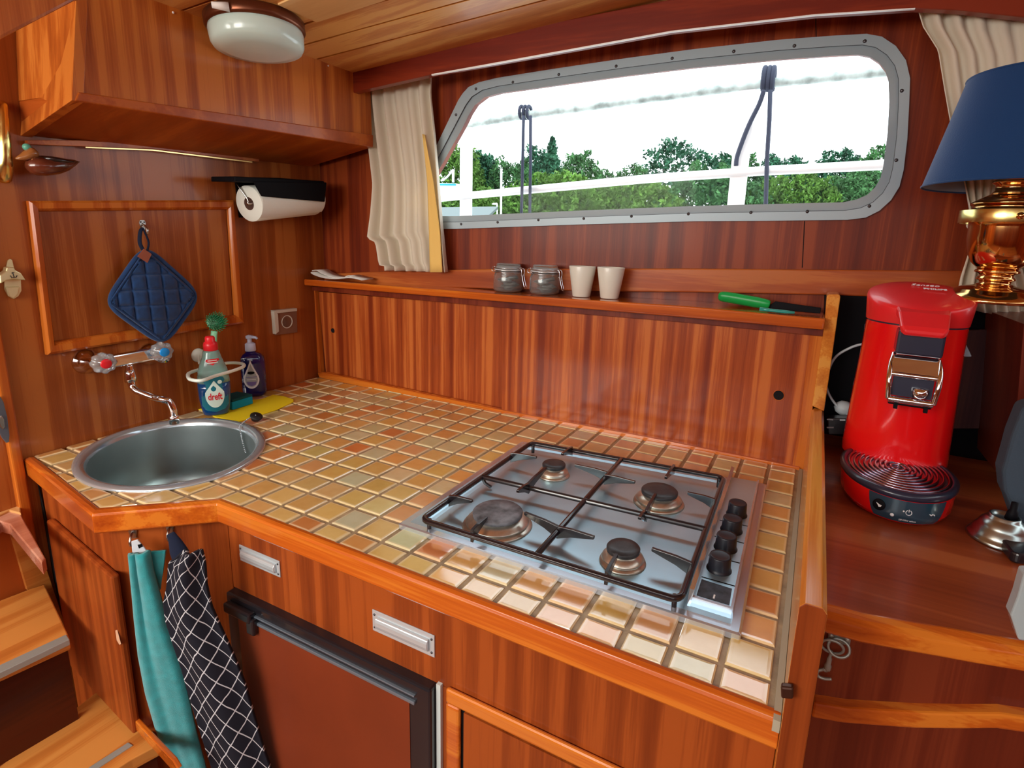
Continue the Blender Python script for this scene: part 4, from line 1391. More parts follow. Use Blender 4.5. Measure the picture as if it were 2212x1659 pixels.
def drape(name, left, right, pl, off, nfold, amp, mat, parent=None, nu=90, nv=40, thick=.0018, amp_top=1.0, amp_bot=1.0, sharp=1.0, phase=0., wob=.15, amp_mid=None, uvscale=None, bell=0.):
    vs, fs, uv = [], [], []
    for j in range(nv + 1):
        t = j / nv
        L, R = interp_poly(left, t), interp_poly(right, t)
        A, B = at(*L, pl, off), at(*R, pl, off)
        for i in range(nu + 1):
            s = i / nu
            p = A.lerp(B, s)
            w = math.sin(2 * math.pi * nfold * (s + wob * .12 * math.sin(5 * s + 3 * t + phase)) + phase + wob * 4 * math.sin(2.2 * t + 3 * s))
            w = math.copysign(abs(w) ** sharp, w)
            a = amp * (amp_top + (amp_bot - amp_top) * t)
            if amp_mid is not None:
                a = amp * float(np.interp(t, [0, .5, 1], [amp_top, amp_mid, amp_bot]))
            a *= (.75 + .35 * math.sin(7 * s + phase))
            vs.append(p + pl[1] * (a * w + bell * math.sin(math.pi * s)))
            uv.append((s, t))
    for j in range(nv):
        for i in range(nu):
            k = j * (nu + 1) + i
            fs.append((k, k + 1, k + nu + 2, k + nu + 1))
    o = MB().add(vs, fs, 0, True).build(name, mat, parent, recalc=False)
    ul = o.data.uv_layers.new(name='UVMap')
    for lp_ in o.data.loops:
        ul.data[lp_.index].uv = uv[lp_.vertex_index]
    s_ = o.modifiers.new('thick', 'SOLIDIFY'); s_.thickness = thick; s_.offset = 0
    return o


cm, nt, b = nmat('cream_curtain_cloth')
b.inputs['Base Color'].default_value = (.86, .80, .66, 1); b.inputs['Roughness'].default_value = .9; b.inputs['Sheen Weight'].default_value = .2
trl = nt.nodes.new('ShaderNodeBsdfTranslucent'); trl.inputs[0].default_value = (.85, .66, .40, 1)
ms = nt.nodes.new('ShaderNodeMixShader'); ms.inputs[0].default_value = .28
nt.links.new(b.outputs[0], ms.inputs[1]); nt.links.new(trl.outputs[0], ms.inputs[2]); nt.links.new(ms.outputs[0], nt.nodes['Material Output'].inputs[0])
c1_ = drape('window_curtain', [(786, 186), (796, 270), (812, 400), (808, 460), (801, 515), (819, 523), (826, 572), (838, 574), (838, 584)],
            [(932, 155), (931, 205), (940, 290), (947, 370), (953, 440), (960, 520), (964, 570), (966, 588)], WW, .040, 6, .017, cm, nu=150, amp_top=.7, amp_bot=1.2, sharp=.8, phase=.6)
M['lining'] = pbr('yellow_lining', (.86, .56, .16), .85)
drape('lining_fold', [(914, 290), (925, 400), (928, 500), (930, 588)], [(917, 291), (936, 390), (951, 500), (956, 588)], WW, .058, .5, .004, 'lining', None, nu=10, nv=14, phase=.3).name = 'lining_fold'
lf = bpy.data.objects['lining_fold']; lf.parent = c1_; lf.location = lf.location - c1_.location
tag(c1_, 'cream pleated curtain hanging at the left end of the window', 'curtain', 'cream window curtains')
c2_ = drape('window_curtain', [(1977, 10), (1992, 60), (2025, 110), (2040, 200), (2058, 300), (2082, 400), (2096, 470), (2098, 500), (2090, 540), (2070, 600), (2063, 640), (2066, 662)],
            [(2420, 15), (2400, 100), (2360, 250), (2290, 380), (2215, 470), (2205, 500), (2240, 560), (2290, 640), (2310, 700), (2315, 715)], WW, .075, 9, .012, cm, nu=170, nv=50, amp_top=.9, amp_mid=.5, amp_bot=1.3, sharp=.8, phase=1.3)
tag(c2_, 'cream tied back curtain at the right end of the window behind the brass lamp', 'curtain', 'cream window curtains')
tag(slab([(2088, 470), (2100, 482), (2212, 494), (2280, 480), (2280, 505), (2212, 516), (2100, 502), (2088, 490)], WW, .004, .095).build('curtain_tie', cm, bevel=.001), 'cream tie band gathering the right curtain', 'curtain tie')
tag(slab([(932, 160), (1450, 66.5), (1762, 30.4), (1977, 16.8), (1977, 19), (1762, 32.8), (1450, 69), (932, 163)], hp, .006, .002).build('curtain_rail', 'pinhead'), 'thin white curtain rail along the lower edge of the header over the window', 'curtain rail')

# towels on the hooks under the sink corner
hook(288, 1150, SLn, 'small chrome hook under the counter corner holding the turquoise towel', .9, None)
hook(368, 1139, SLn, 'small chrome hook under the counter corner holding the black checked towel', .9, None)
M['teal'] = pbr('turquoise_terry', (.0, .40, .44), .95, sheen=.5, bump=.9, bscale=1400, vary=.18, vscale=60)
M['whiteband'] = pbr('white_loop', (.62, .66, .72), .8)
TP = (SLn[0] + SLn[1] * .028, SLn[1])
TP2 = vplane((-1.045, -.115), (-.90, -.040), (1, -1, 0))
tw = thing('hand_towel', at(350, 1400, TP), 'turquoise terry towel hanging from the left hook below the sink', 'towel', None)
drape('cloth', [(284, 1192), (287, 1225), (290, 1260), (296, 1330), (305, 1410), (320, 1490), (343, 1570), (372, 1640), (430, 1800)],
      [(322, 1186), (330, 1230), (348, 1290), (362, 1350), (390, 1430), (408, 1500), (428, 1590), (442, 1640), (480, 1800)], TP, .008, 1.4, .007, 'teal', tw, nu=44, nv=60, thick=.007, phase=.4, sharp=1.0, bell=.014)
drape('cloth_fold', [(318, 1190), (322, 1215), (335, 1250), (341, 1272)], [(357, 1191), (354, 1215), (350, 1245), (344, 1274)], TP, .002, .6, .003, 'teal', tw, nu=16, nv=14, thick=.005, phase=1.2)
slab([(283, 1170), (297, 1166), (312, 1184), (318, 1192), (286, 1200)], TP, .003, .006).build('loop', 'whiteband', tw, bevel=.001)
slab([(297, 1177), (306, 1175), (308, 1181), (300, 1185)], TP, .001, .0065).build('care_print', 'black', tw)
# checked towel: black with thin white lines
km, nt, b = nmat('black_check_cloth')
N, L = nt.nodes.new, nt.links.new
uvn = N('ShaderNodeUVMap'); sx = N('ShaderNodeSeparateXYZ'); L(uvn.outputs[0], sx.inputs[0])
def lines_(out, k, w, wav=0):
    m1 = N('ShaderNodeMath'); m1.operation = 'MULTIPLY'; m1.inputs[1].default_value = k; L(out, m1.inputs[0])
    m2 = N('ShaderNodeMath'); m2.operation = 'FRACT'; L(m1.outputs[0], m2.inputs[0])
    m3 = N('ShaderNodeMath'); m3.operation = 'LESS_THAN'; m3.inputs[1].default_value = w; L(m2.outputs[0], m3.inputs[0])
    return m3
def comb(ax, ay):
    m1 = N('ShaderNodeMath'); m1.operation = 'MULTIPLY'; m1.inputs[1].default_value = ax; L(sx.outputs[0], m1.inputs[0])
    m2 = N('ShaderNodeMath'); m2.operation = 'MULTIPLY_ADD'; m2.inputs[1].default_value = ay; L(sx.outputs[1], m2.inputs[0]); L(m1.outputs[0], m2.inputs[2])
    ns_ = N('ShaderNodeTexNoise'); ns_.inputs['Scale'].default_value = 5; L(uvn.outputs[0], ns_.inputs['Vector'])
    m3 = N('ShaderNodeMath'); m3.operation = 'MULTIPLY_ADD'; m3.inputs[1].default_value = .22; L(ns_.outputs[0], m3.inputs[0]); L(m2.outputs[0], m3.inputs[2])
    return m3.outputs[0]
a1 = lines_(comb(4.2, -13.0), 1, .07); a2 = lines_(comb(3.4, 15.0), 1, .07)
mxm = N('ShaderNodeMath'); mxm.operation = 'MAXIMUM'; L(a1.outputs[0], mxm.inputs[0]); L(a2.outputs[0], mxm.inputs[1])
rp = N('ShaderNodeMix'); rp.data_type = 'RGBA'; rp.inputs[6].default_value = (.004, .005, .014, 1); rp.inputs[7].default_value = (.62, .64, .68, 1)
L(mxm.outputs[0], rp.inputs[0]); L(rp.outputs[2], b.inputs['Base Color']); b.inputs['Roughness'].default_value = .95
tk = thing('tea_towel', at(450, 1400, TP2), 'black tea towel with thin white diamond check hanging from the right hook below the sink', 'towel')
drape('cloth', [(402, 1186), (368, 1212), (364, 1262), (356, 1300), (362, 1340), (378, 1390), (395, 1440), (418, 1520), (440, 1590), (462, 1659), (500, 1800)],
      [(436, 1188), (443, 1215), (446, 1262), (456, 1310), (478, 1360), (505, 1420), (528, 1480), (548, 1550), (568, 1620), (582, 1660), (620, 1800)], TP2, .004, 1.6, .006, km, tk, nu=50, nv=60, thick=.006, phase=2.2, bell=.014)
MB().tube(smoothpath([at(368, 1152, TP2, .0), at(378, 1170, TP2, 0), at(388, 1195, TP2, 0), at(395, 1215, TP2, .002)], 5), [.006, .007, .0075, .008, .009, .010, .011, .012, .013, .014, .014, .014, .014, .013, .012, .012][:16], 10, flat=.5).build('loop', 'denimd', tk)

# napkin on the shelf
M['cloth_white'] = pbr('white_cloth', (.70, .68, .64), .9)
npx = thing('folded_napkin', at(725, 603, yplane(.72)), 'folded white cloth with a dark edge lying on the left end of the shelf', 'cloth')
def wavy(px, w, mat, name, par, zoff=0., th=.0025, y=.690, dy=.04):
    vs = []
    pts = smoothpath([at(u, v, yplane(y)) for u, v in px], 5)
    zz = [max(p.z, shelf_z(p.x) + .0035 + zoff) for p in pts]
    for k, p in enumerate(pts):
        vs += [Vector((p.x, p.y, zz[k])), Vector((p.x, p.y + dy, zz[k] + .001))]
    m_ = MB().add(vs, [(2 * k, 2 * k + 2, 2 * k + 3, 2 * k + 1) for k in range(len(pts) - 1)], 0, True)
    o = m_.build(name, mat, par, recalc=False)
    s_ = o.modifiers.new('thick', 'SOLIDIFY'); s_.thickness = th; s_.offset = 1
wavy([(671, 590), (680, 595), (700, 601), (725, 603), (750, 601), (765, 602), (781, 606)], 0, 'cloth_white', 'lower_fold', npx, .0, .004, .700, .05)
wavy([(674, 586), (684, 585), (694, 591), (715, 599), (740, 601), (752, 597), (760, 600)], 0, 'cloth_white', 'upper_fold', npx, .006, .003, .706, .045)

# ================================================================ ON THE SHELF
gl2, nt, b = nmat('jar_glass')
b.inputs['Base Color'].default_value = (.86, .92, .93, 1); b.inputs['Roughness'].default_value = .03; b.inputs['Transmission Weight'].default_value = .92; b.inputs['IOR'].default_value = 1.4
M['jar'] = gl2
M['sachet'] = pbr('grey_sachets', (.20, .21, .19), .35, metal=.3, vary=.6, vscale=70)
M['wire'] = pbr('steel_wire', (.70, .73, .75), .2, metal=1)
M['gasketr'] = pbr('pale_seal', (.70, .74, .74), .5)
JY = .782
jb = at(1098, 600, yplane(JY)); jb.z = shelf_z(jb.x) + .001
jar = thing('storage_jar', jb, 'small clip top glass jar on the shelf, left of the pair, next to the curtain', 'jar', 'clip top jars on the shelf')
T = Matrix.Translation(jb)
JS = .99
MB().lathe([(.0001, .001), (.036 * JS, .001), (.040, .005), (.0415, .010), (.0415, .042), (.039, .050), (.036, .054), (.036, .060), (.0345, .060), (.0345, .053), (.0385, .042), (.0385, .008), (.036, .0045), (.0001, .004)], 40, T).build('glass_body', 'jar', jar)
ct2 = MB()
rj = random.Random(4)
for k in range(7):
    a = rj.uniform(0, 6.28); z = .010 + .0045 * k
    Tk = T @ Matrix.Translation((.010 * math.cos(a), .010 * math.sin(a), z)) @ Matrix.Rotation(a, 4, 'Z') @ Matrix.Rotation(rj.uniform(-.25, .25), 4, 'X')
    ct2.lathe([(.0001, -.002), (.018, -.0026), (.0235, 0), (.018, .0028), (.0001, .0022)], 14, Tk, sx=1.0, sy=.75)
ct2.build('contents', 'sachet', jar)
jl = MB().lathe([(.0375, .0620), (.0400, .0635), (.0400, .0660), (.037, .0685), (.034, .071), (.034, .0760), (.031, .0785), (.0001, .0775)], 40, T).build('lid', 'jar', jar)
MB().lathe([(.0365, .0595), (.0395, .0600), (.0395, .0625), (.0365, .0625)], 40, T).build('seal', 'gasketr', jar)
wr = MB()
def circ(r, z, n=36): return [T @ Vector((r * math.cos(2 * math.pi * k / n), r * math.sin(2 * math.pi * k / n), z)) for k in range(n)]
wr.tube(circ(.0395, .054), .0011, 6, closed=True); wr.tube(circ(.0395, .0665), .0011, 6, closed=True); wr.tube(circ(.041, .0600), .0010, 6, closed=True)
for sy in (-.008, .008):
    wr.tube(smoothpath([T @ Vector(p) for p in ((.039, sy, .067), (.046, sy, .064), (.047, sy, .050), (.044, sy, .046))], 4), .0011, 6)
    wr.tube(smoothpath([T @ Vector(p) for p in ((.0465, sy * .7, .052), (.050, sy * .7, .035), (.056, sy * .7, .014))], 4), .0011, 6)
    wr.tube(smoothpath([T @ Vector(p) for p in ((-.039, sy, .068), (-.048, sy, .066), (-.049, sy, .056), (-.040, sy, .054))], 4), .0011, 6)
wr.tube([T @ Vector((.056, -.0056, .014)), T @ Vector((.057, 0, .012)), T @ Vector((.056, .0056, .014))], .0011, 6)
wr.build('wire_clip', 'wire', jar)


def copy_tree(o, parent=None):
    c = o.copy(); COL.objects.link(c)
    if parent: c.parent = parent
    for chd in list(o.children): copy_tree(chd, c)
    return c


j2 = copy_tree(jar)
p = at(1177, 604, yplane(JY)); p.z = shelf_z(p.x) + .001
j2.location = p; j2['label'] = 'small clip top glass jar on the shelf, right of the pair, beside the white cups'
M['cup'] = pbr('white_porcelain', (.74, .73, .64), .35, coat=.2)
cb = at(1257, 610, yplane(.775)); cb.z = shelf_z(cb.x) + .001
cup = thing('cup', cb, 'plain white handleless cup on the shelf next to the glass jars', 'cup', 'white cups on the shelf')
T = Matrix.Translation(cb)
MB().lathe([(.0001, .002), (.022, .0), (.0235, .002), (.0355, .078), (.0350, .0795), (.0335, .078), (.0215, .006), (.0001, .006)], 40, T).build('body', 'cup', cup)
c2 = copy_tree(cup); p = at(1318, 615, yplane(.775)); p.z = shelf_z(p.x) + .001
c2.location = p; c2['label'] = 'plain white handleless cup on the shelf, the one farther from the glass jars'

# green handled tool and small teal tool
M['grn'] = pbr('green_plastic', (.005, .36, .07), .35)
M['teald'] = pbr('teal_clear_plastic', (.02, .30, .25), .2, coat=.5)
def onshelf(u, y, h):
    p = at(u, 650, yplane(y)); return Vector((p.x, y, shelf_z(p.x) + h))
gt = thing('kitchen_knife', onshelf(1660, .79, .001), 'knife with chunky green handle and black blade at the right end of the shelf', 'knife')
MB().tube(smoothpath([onshelf(1551, .80, .022), onshelf(1575, .80, .021), onshelf(1620, .795, .017), onshelf(1655, .79, .014), onshelf(1664, .79, .013)], 5), [.006, .0095, .011, .0115, .012, .012, .012, .012, .012, .012, .012, .012, .012, .0115, .011, .0105, .010, .0095, .009, .008, .006], 12, flat=1.2).build('handle', 'grn', gt)
pts = [onshelf(1655, .79, .004), onshelf(1672, .79, .003), onshelf(1776, .79, .003), onshelf(1776, .79, .016), onshelf(1720, .79, .019), onshelf(1675, .79, .022)]
MB().prism(pts, Vector((0, .004, 0))).build('blade', 'black', gt, bevel=.001)
tt = thing('peeler', onshelf(1690, .735, .001), 'small teal translucent peeler in front of the green handled knife', 'peeler')
MB().tube([onshelf(1643, .733, .007), onshelf(1660, .733, .0065), onshelf(1700, .733, .006), onshelf(1720, .733, .006)], [.005, .004, .004, .003], 8).build('handle', 'teald', tt)

# ================================================================ BESIDE THE SINK
cz = zplane(CZ + .003)
M['yellow'] = pbr('yellow_cloth', (.95, .76, .002), .85, bump=.5, bscale=900)
yc = [at(u, v, zplane(CZ + .005)) for u, v in ((428, 884), (440, 886), (463, 900), (515, 911), (560, 897), (600, 884), (634, 868), (634, 863), (612, 856), (590, 853), (566, 862), (530, 866), (470, 876))]
yo = MB().prism([p + UP * .001 for p in yc], (0, 0, -.003)).build('cleaning_cloth', 'yellow', bevel=.001)
tag(yo, 'bright yellow cleaning cloth lying flat on the tiles beside the sink', 'cloth')
spn = at(520, 884, zplane(CZ + .007))
M['sp_blue'] = pbr('blue_sponge', (.0, .30, .50), .95, bump=.8, bscale=500)
M['sp_green'] = pbr('green_scourer', (.0, .075, .085), .95, bump=1, bscale=900)
A, B = at(503, 886, zplane(CZ + .007)), at(547, 872, zplane(CZ + .007))
Mx = frame_mat((A + B) / 2, (B - A), UP)
Ls = (B - A).length
sg = thing('sponge', (A + B) / 2, 'blue and green kitchen sponge on the yellow cloth', 'sponge')
MB().prism([Mx @ Vector(p) for p in ((-Ls / 2, 0, 0), (Ls / 2, 0, 0), (Ls / 2, .058, 0), (-Ls / 2, .058, 0))], UP * .022).build('foam', 'sp_blue', sg, bevel=.002)
MB().prism([Mx @ Vector(p) + UP * .022 for p in ((-Ls / 2, 0, 0), (Ls / 2, 0, 0), (Ls / 2, .058, 0), (-Ls / 2, .058, 0))], UP * .007).build('scourer', 'sp_green', sg, bevel=.002)


def oval_bottle(prof, T, name, mat, par, n=40):
    """prof rows: half width, half depth, z"""
    vs, fs = [], []
    for w, d, z in prof:
        for i in range(n):
            a = 2 * math.pi * i / n
            c, s = math.cos(a), math.sin(a)
            e = .82
            vs.append(T @ Vector((w * math.copysign(abs(c) ** e, c), d * math.copysign(abs(s) ** e, s), z)))
    for k in range(len(prof) - 1):
        for i in range(n):
            j = (i + 1) % n
            fs.append((k * n + i, k * n + j, (k + 1) * n + j, (k + 1) * n + i))
    fs += [tuple(range(n))[::-1], tuple((len(prof) - 1) * n + i for i in range(n))]
    return MB().add(vs, fs, 0, True).build(name, mat, par)


def wrap(mb, T, w, d, lift=.0006):
    """bend flat label (local x, z with y=front) on to an oval of half axes w, d"""
    out = []
    for p in mb.v:
        a = -math.pi / 2 + p.x / w
        y = -d * math.sqrt(max(.02, 1 - min(.98, (p.x / w) ** 2)))
        out.append(T @ Vector((p.x, y - lift - p.y, p.z)))
    mb.v = out
    return mb


# washing up liquid
db = at(468, 893, zplane(CZ + .007))
faced = Vector((CAM_LOC.x - db.x, CAM_LOC.y - db.y, 0)).normalized()
def face_cam(p, extra=0.):
    f = Vector((CAM_LOC.x - p.x, CAM_LOC.y - p.y, 0)).normalized()
    x = Vector((-f.y, f.x, 0))
    R_ = Matrix(((x.x, -f.x, 0, p.x), (x.y, -f.y, 0, p.y), (0, 0, 1, p.z), (0, 0, 0, 1)))
    return R_ @ Matrix.Rotation(extra, 4, 'Z')
M['dish_clear'] = pbr('clear_blue_green_bottle', (.42, .66, .62), .08, trans=.6, ior=1.35, coat=.5)
M['dish_liquid'] = pbr('blue_washing_liquid', (.0, .055, .20), .12, coat=.6)
M['label_w'] = pbr('pale_label', (.70, .88, .80), .4)
M['label_g'] = pbr('label_green_blue', (.01, .16, .22), .35)
M['red_l'] = pbr('label_red', (.70, .02, .03), .4)
T = face_cam(db)
ds = thing('dish_soap_bottle', db, 'blue dish soap bottle with red cap and white drop label beside the sink', 'bottle')
oval_bottle([(.026, .017, 0), (.030, .021, .004), (.033, .023, .02), (.036, .0245, .045), (.0372, .025, .07), (.0368, .025, .088)], T, 'liquid', 'dish_liquid', ds)
oval_bottle([(.0368, .025, .0882), (.036, .0245, .105), (.033, .023, .122), (.028, .021, .138), (.022, .018, .155), (.019, .016, .168), (.017, .0145, .173)], T, 'bottle_top', 'dish_clear', ds)
MB().lathe([(.015, .172), (.0165, .174), (.0165, .188), (.0145, .194), (.0115, .196), (.0115, .206), (.009, .210), (.0001, .2105)], 28, T).build('cap', 'red', ds)
# drop label
def drop_ring(w, h, z0, n=40):
    out = []
    for i in range(n):
        a = 2 * math.pi * i / n
        x = w * math.sin(a) * (math.sin(a / 2) ** 1.3)
        z = z0 - h * math.cos(a) * 1.0
        out.append((x, -z + 2 * z0))
    return out
lab = MB()
bgl = [(x * .030, z) for x, z in ((-1, .030), (-1, .086), (-.7, .104), (0, .112), (.7, .104), (1, .086), (1, .030), (.7, .018), (0, .012), (-.7, .018))]
def flat(poly, T, w, d, lift, nsub=10):
    """triangulated strip fill of an x-monotone outline so it can bend"""
    bm = bmesh.new(); vv = [bm.verts.new((x, 0, z)) for x, z in poly]; bm.faces.new(vv)
    bmesh.ops.triangulate(bm, faces=bm.faces)
    bmesh.ops.subdivide_edges(bm, edges=bm.edges, cuts=3, use_grid_fill=True)
    m_ = MB().add([v.co.copy() for v in bm.verts], [tuple(v.index for v in f.verts) for f in bm.faces]) if not bm.verts.index_update() else None
    bm.free()
    return wrap(m_, T, w, d, lift)
flat(bgl, T, .0385, .0262, .0001).build('back_label', 'label_g', ds, recalc=False)
dlab = [(.0215 * math.sin(a) * (1 if math.cos(a) < .2 else max(.12, 1 - (math.cos(a) - .2) * .95)), .058 + (.038 if math.cos(a) > 0 else .034) * math.cos(a)) for a in [2 * math.pi * k / 36 for k in range(36)]]
flat(dlab, T, .0385, .0262, .0006).build('drop_label', 'label_w', ds, recalc=False)
tmx = wrap(text_mesh('dreft', .0175, Matrix(((.92, 0, 0, 0), (0, 0, 1, 0), (0, 1.45, 0, .053), (0, 0, 0, 1))), bold=.0004), T, .0385, .0262, .0010)
tmx.build('label_text', 'red_l', ds, recalc=False)
flat([(.006 * math.sin(a) * (1 if math.cos(a) < .2 else max(.1, 1 - (math.cos(a) - .2) * 1.1)) - .002, .076 + .008 * math.cos(a)) for a in [2 * math.pi * k / 16 for k in range(16)]], T, .0385, .0262, .0010).build('drop_mark', 'label_g', ds, recalc=False)
flat([(.0052 * math.cos(a) + .013, .092 + .0052 * math.sin(a)) for a in [2 * math.pi * k / 14 for k in range(14)]], T, .0385, .0262, .0008).build('bubble_mark', 'label_w', ds, recalc=False)
flat([(-.013, .152), (.015, .154), (.018, .142), (.020, .137), (-.016, .135)], T, .024, .0205, .0008).build('neck_label', 'red_l', ds, recalc=False)
flat([(-.009, .1495), (.011, .1505), (.0115, .1485), (-.0095, .1475)], T, .024, .0205, .0012).build('neck_text', 'label_w', ds, recalc=False)
flat([(-.011, .1440), (.013, .1450), (.0135, .1425), (-.0115, .1415)], T, .024, .0208, .0012).build('neck_text', 'label_w', ds, recalc=False)

# hand soap with pump
hbp = at(548, 853, zplane(CZ + .003))
T = face_cam(hbp, -.1)
hs = thing('hand_soap_bottle', hbp, 'dark blue pump soap bottle with white drop label standing by the bulkhead', 'bottle')
M['soapb'] = pbr('dark_blue_soap', (.004, .006, .11), .10, coat=.8)
M['pump'] = pbr('pale_lilac_pump', (.55, .60, .78), .3)
oval_bottle([(.026, .020, 0), (.034, .025, .003), (.037, .026, .012), (.0375, .026, .10), (.035, .025, .118), (.024, .020, .128), (.014, .014, .132), (.013, .013, .137)], T, 'body', 'soapb', hs)
MB().lathe([(.0145, .136), (.0155, .138), (.0145, .158), (.011, .160), (.0065, .162), (.0060, .172), (.0105, .174), (.0105, .182), (.0001, .184)], 24, T).build('pump', 'pump', hs)
MB().tube([T @ Vector((0, 0, .178)), T @ Vector((.018, -.010, .177)), T @ Vector((.021, -.012, .173))], [.005, .004, .0035], 8).build('spout', 'pump', hs)
def dropring(w, zc, up, dn, n=40):
    return [(w * math.sin(a) * (1 if math.cos(a) < .1 else max(.07, (1 - (math.cos(a) - .1) * 1.03))), zc + (up if math.cos(a) > 0 else dn) * math.cos(a)) for a in [2 * math.pi * k / n for k in range(n)]]
M['lab_white'] = pbr('soap_label_white', (.82, .84, .95), .4)
M['lab_grey'] = pbr('soap_label_grey', (.42, .46, .50), .4)
M['lab_violet'] = pbr('soap_label_violet', (.20, .16, .45), .4)
flat(dropring(.0205, .055, .060, .028), T, .040, .0275, .0004).build('drop_label', 'lab_white', hs, recalc=False)
flat(dropring(.0165, .055, .048, .022), T, .040, .0275, .0008).build('inner_label', 'lab_grey', hs, recalc=False)
flat([(-.013, .048), (.013, .048), (.010, .039), (0, .035), (-.010, .039)], T, .040, .0275, .0012).build('violet_label', 'lab_violet', hs, recalc=False)
flat([(.0095 * math.cos(a), .075 + .0045 * math.sin(a)) for a in [2 * math.pi * k / 16 for k in range(16)]], T, .040, .0275, .0012).build('badge', 'black', hs, recalc=False)
flat([(-.014, .0635), (.014, .0635), (.0145, .0615), (-.0145, .0615)], T, .040, .0275, .0013).build('text_line', 'lab_violet', hs, recalc=False)
flat([(-.012, .0555), (.012, .0555), (.012, .0535), (-.012, .0535)], T, .040, .0275, .0013).build('text_line', 'lab_white', hs, recalc=False)

# dish brush standing in the ring holder
M['mint'] = pbr('mint_plastic', (.28, .68, .42), .35)
M['bristle'] = pbr('green_bristles', (.01, .26, .10), .6)
bp0, bp1 = at(463, 812, LW, .028), at(464, 702, LW, .034)
br = thing('dish_brush', at(463, 860, LW, .028), 'green dish brush with mint handle standing behind the dish soap bottle', 'brush')
MB().tube(smoothpath([at(462, 862, LW, .028), bp0, at(461, 750, LW, .030), at(463, 715, LW, .032)], 5), [.006] * 6 + [.007] * 5 + [.008] * 5, 12, flat=.6).build('handle', 'mint', br)
hc = at(465, 696, LW, .040)
fdir = (LW[1] * .9 + Vector((0, -.35, .25))).normalized()
Mx = frame_mat(hc, UP, fdir)
MB().lathe([(.0001, -.012), (.013, -.011), (.019, -.006), (.020, -.001), (.018, .002), (.0001, .003)], 28, Mx).build('head', 'mint', br)
bb_ = MB(); rb = random.Random(3)
for k in range(95):
    r_ = .019 * math.sqrt((k + .5) / 95); a = k * 2.39996
    x, y = r_ * math.cos(a), r_ * math.sin(a)
    p0 = Mx @ Vector((x, y, .001)); d = Vector((x * 34, y * 34, 1)).normalized()
    p1 = Mx @ (Vector((x, y, .001)) + d * (.017 + rb.uniform(-.001, .001)))
    bb_.tube([p0, p1], .0010, 5)
bb_.build('bristles', 'bristle', br)

# white ring holder on a suction cup
M['whitep'] = pbr('white_plastic', (.88, .98, .90), .3, coat=.3)
rh = thing('ring_holder', at(430, 815, LW), 'white plastic ring holder on a suction cup around the dish soap bottle', 'holder')
Mx = frame_mat(at(428, 767, LW, .0), UP, LW[1])
MB().lathe([(.019, .0), (.0185, .003), (.015, .009), (.008, .012), (.0001, .013)], 30, Mx).build('suction_cup', 'whitep', rh)
rz = .107
def onring(u, v): return at(u, v, zplane(db.z + .118))
rpath = smoothpath([onring(*p) for p in ((406, 812), (412, 820), (436, 822), (465, 812), (500, 802), (524, 793), (526, 787), (510, 784), (485, 785), (455, 792), (425, 800), (409, 806))], 5, closed=True)
MB().tube(rpath, .0044, 10, closed=True).build('ring', 'whitep', rh)
MB().tube([at(428, 767, LW, .010), at(430, 785, LW, .012), rpath[46]], .003, 8).build('stem', 'whitep', rh)

# ================================================================ SIDE WORKTOP OBJECTS
M['cred'] = pbr('glossy_red_plastic', (.80, .004, .006), .22, coat=.7)
M['cred2'] = pbr('satin_red_plastic', (.75, .015, .02), .38, coat=.3)
M['tray_blue'] = pbr('blue_black_plastic', (.018, .022, .045), .3, coat=.4)
M['grid'] = pbr('metal_drip_grid', (.42, .36, .44), .2, metal=1)
M['panel'] = pbr('control_panel_blue', (.014, .05, .08), .2, coat=.8)
M['glyph'] = pbr('white_print', (.85, .88, .9), .5)
cmo = at(1938, 1012, zplane(TZ + .055)); cmo.z = TZ + .0005
cm_ = thing('coffee_machine', cmo, 'bright red coffee pod machine with round drip tray on the side worktop', 'coffee machine')
CT = Matrix.Translation(cmo) @ Matrix.Rotation(-.04, 4, 'Z')
def ell(cx, cy, rx, ry, z, n=56):
    return [CT @ Vector((cx + rx * math.cos(2 * math.pi * k / n), cy + ry * math.sin(2 * math.pi * k / n), z)) for k in range(n)]
def loft(rows, smooth=True, caps=True):
    n = len(rows[0]); vs = [p for r in rows for p in r]; fs = []
    for k in range(len(rows) - 1):
        for i in range(n):
            j = (i + 1) % n
            fs.append((k * n + i, k * n + j, (k + 1) * n + j, (k + 1) * n + i))
    m_ = MB().add(vs, fs, 0, smooth)
    if caps:
        m_.add(rows[0], [tuple(range(n))[::-1]]); m_.add(rows[-1], [tuple(range(n))])
    return m_
RX, RY = .088, .118
loft([ell(0, -.005, RX * .80, RY * .82, 0), ell(0, -.005, RX * .9, RY * .92, .003), ell(0, -.004, RX * .97, RY * .98, .014), ell(0, 0, RX, RY, .044)]).build('base', 'cred', cm_)
loft([ell(0, 0, RX, RY, .044), ell(0, 0, RX * 1.03, RY * 1.02, .048), ell(0, 0, RX * 1.03, RY * 1.02, .054), ell(0, 0, RX * .97, RY * .96, .057), ell(0, 0, RX * .92, RY * .92, .057), ell(0, 0, RX * .90, RY * .90, .054)]).build('drip_tray', 'tray_blue', cm_)
g = MB()
for k in range(9):
    f = .86 - k * .092
    ring_ = ell(0, -.004, RX * f, RY * f, .0565 + .0002 * k, 48)
    g.tube(ring_, .0021, 6, closed=True)
m2 = loft([ell(0, -.004, RX * .88, RY * .88, .0545), ell(0, -.004, RX * .87, RY * .87, .0548)])
g.add(m2.v, m2.f)
g.build('drip_grid', 'grid', cm_)
tw_ = lambda z, r, s=1.: [CT @ Vector((r * math.cos(2 * math.pi * k / 64), .108 + r * s * math.sin(2 * math.pi * k / 64), z)) for k in range(64)]
loft([tw_(.044, .0885), tw_(.06, .0885), tw_(.12, .0865), tw_(.20, .0835), tw_(.27, .081), tw_(.300, .0805), tw_(.306, .0800)]).build('tower', 'cred', cm_)
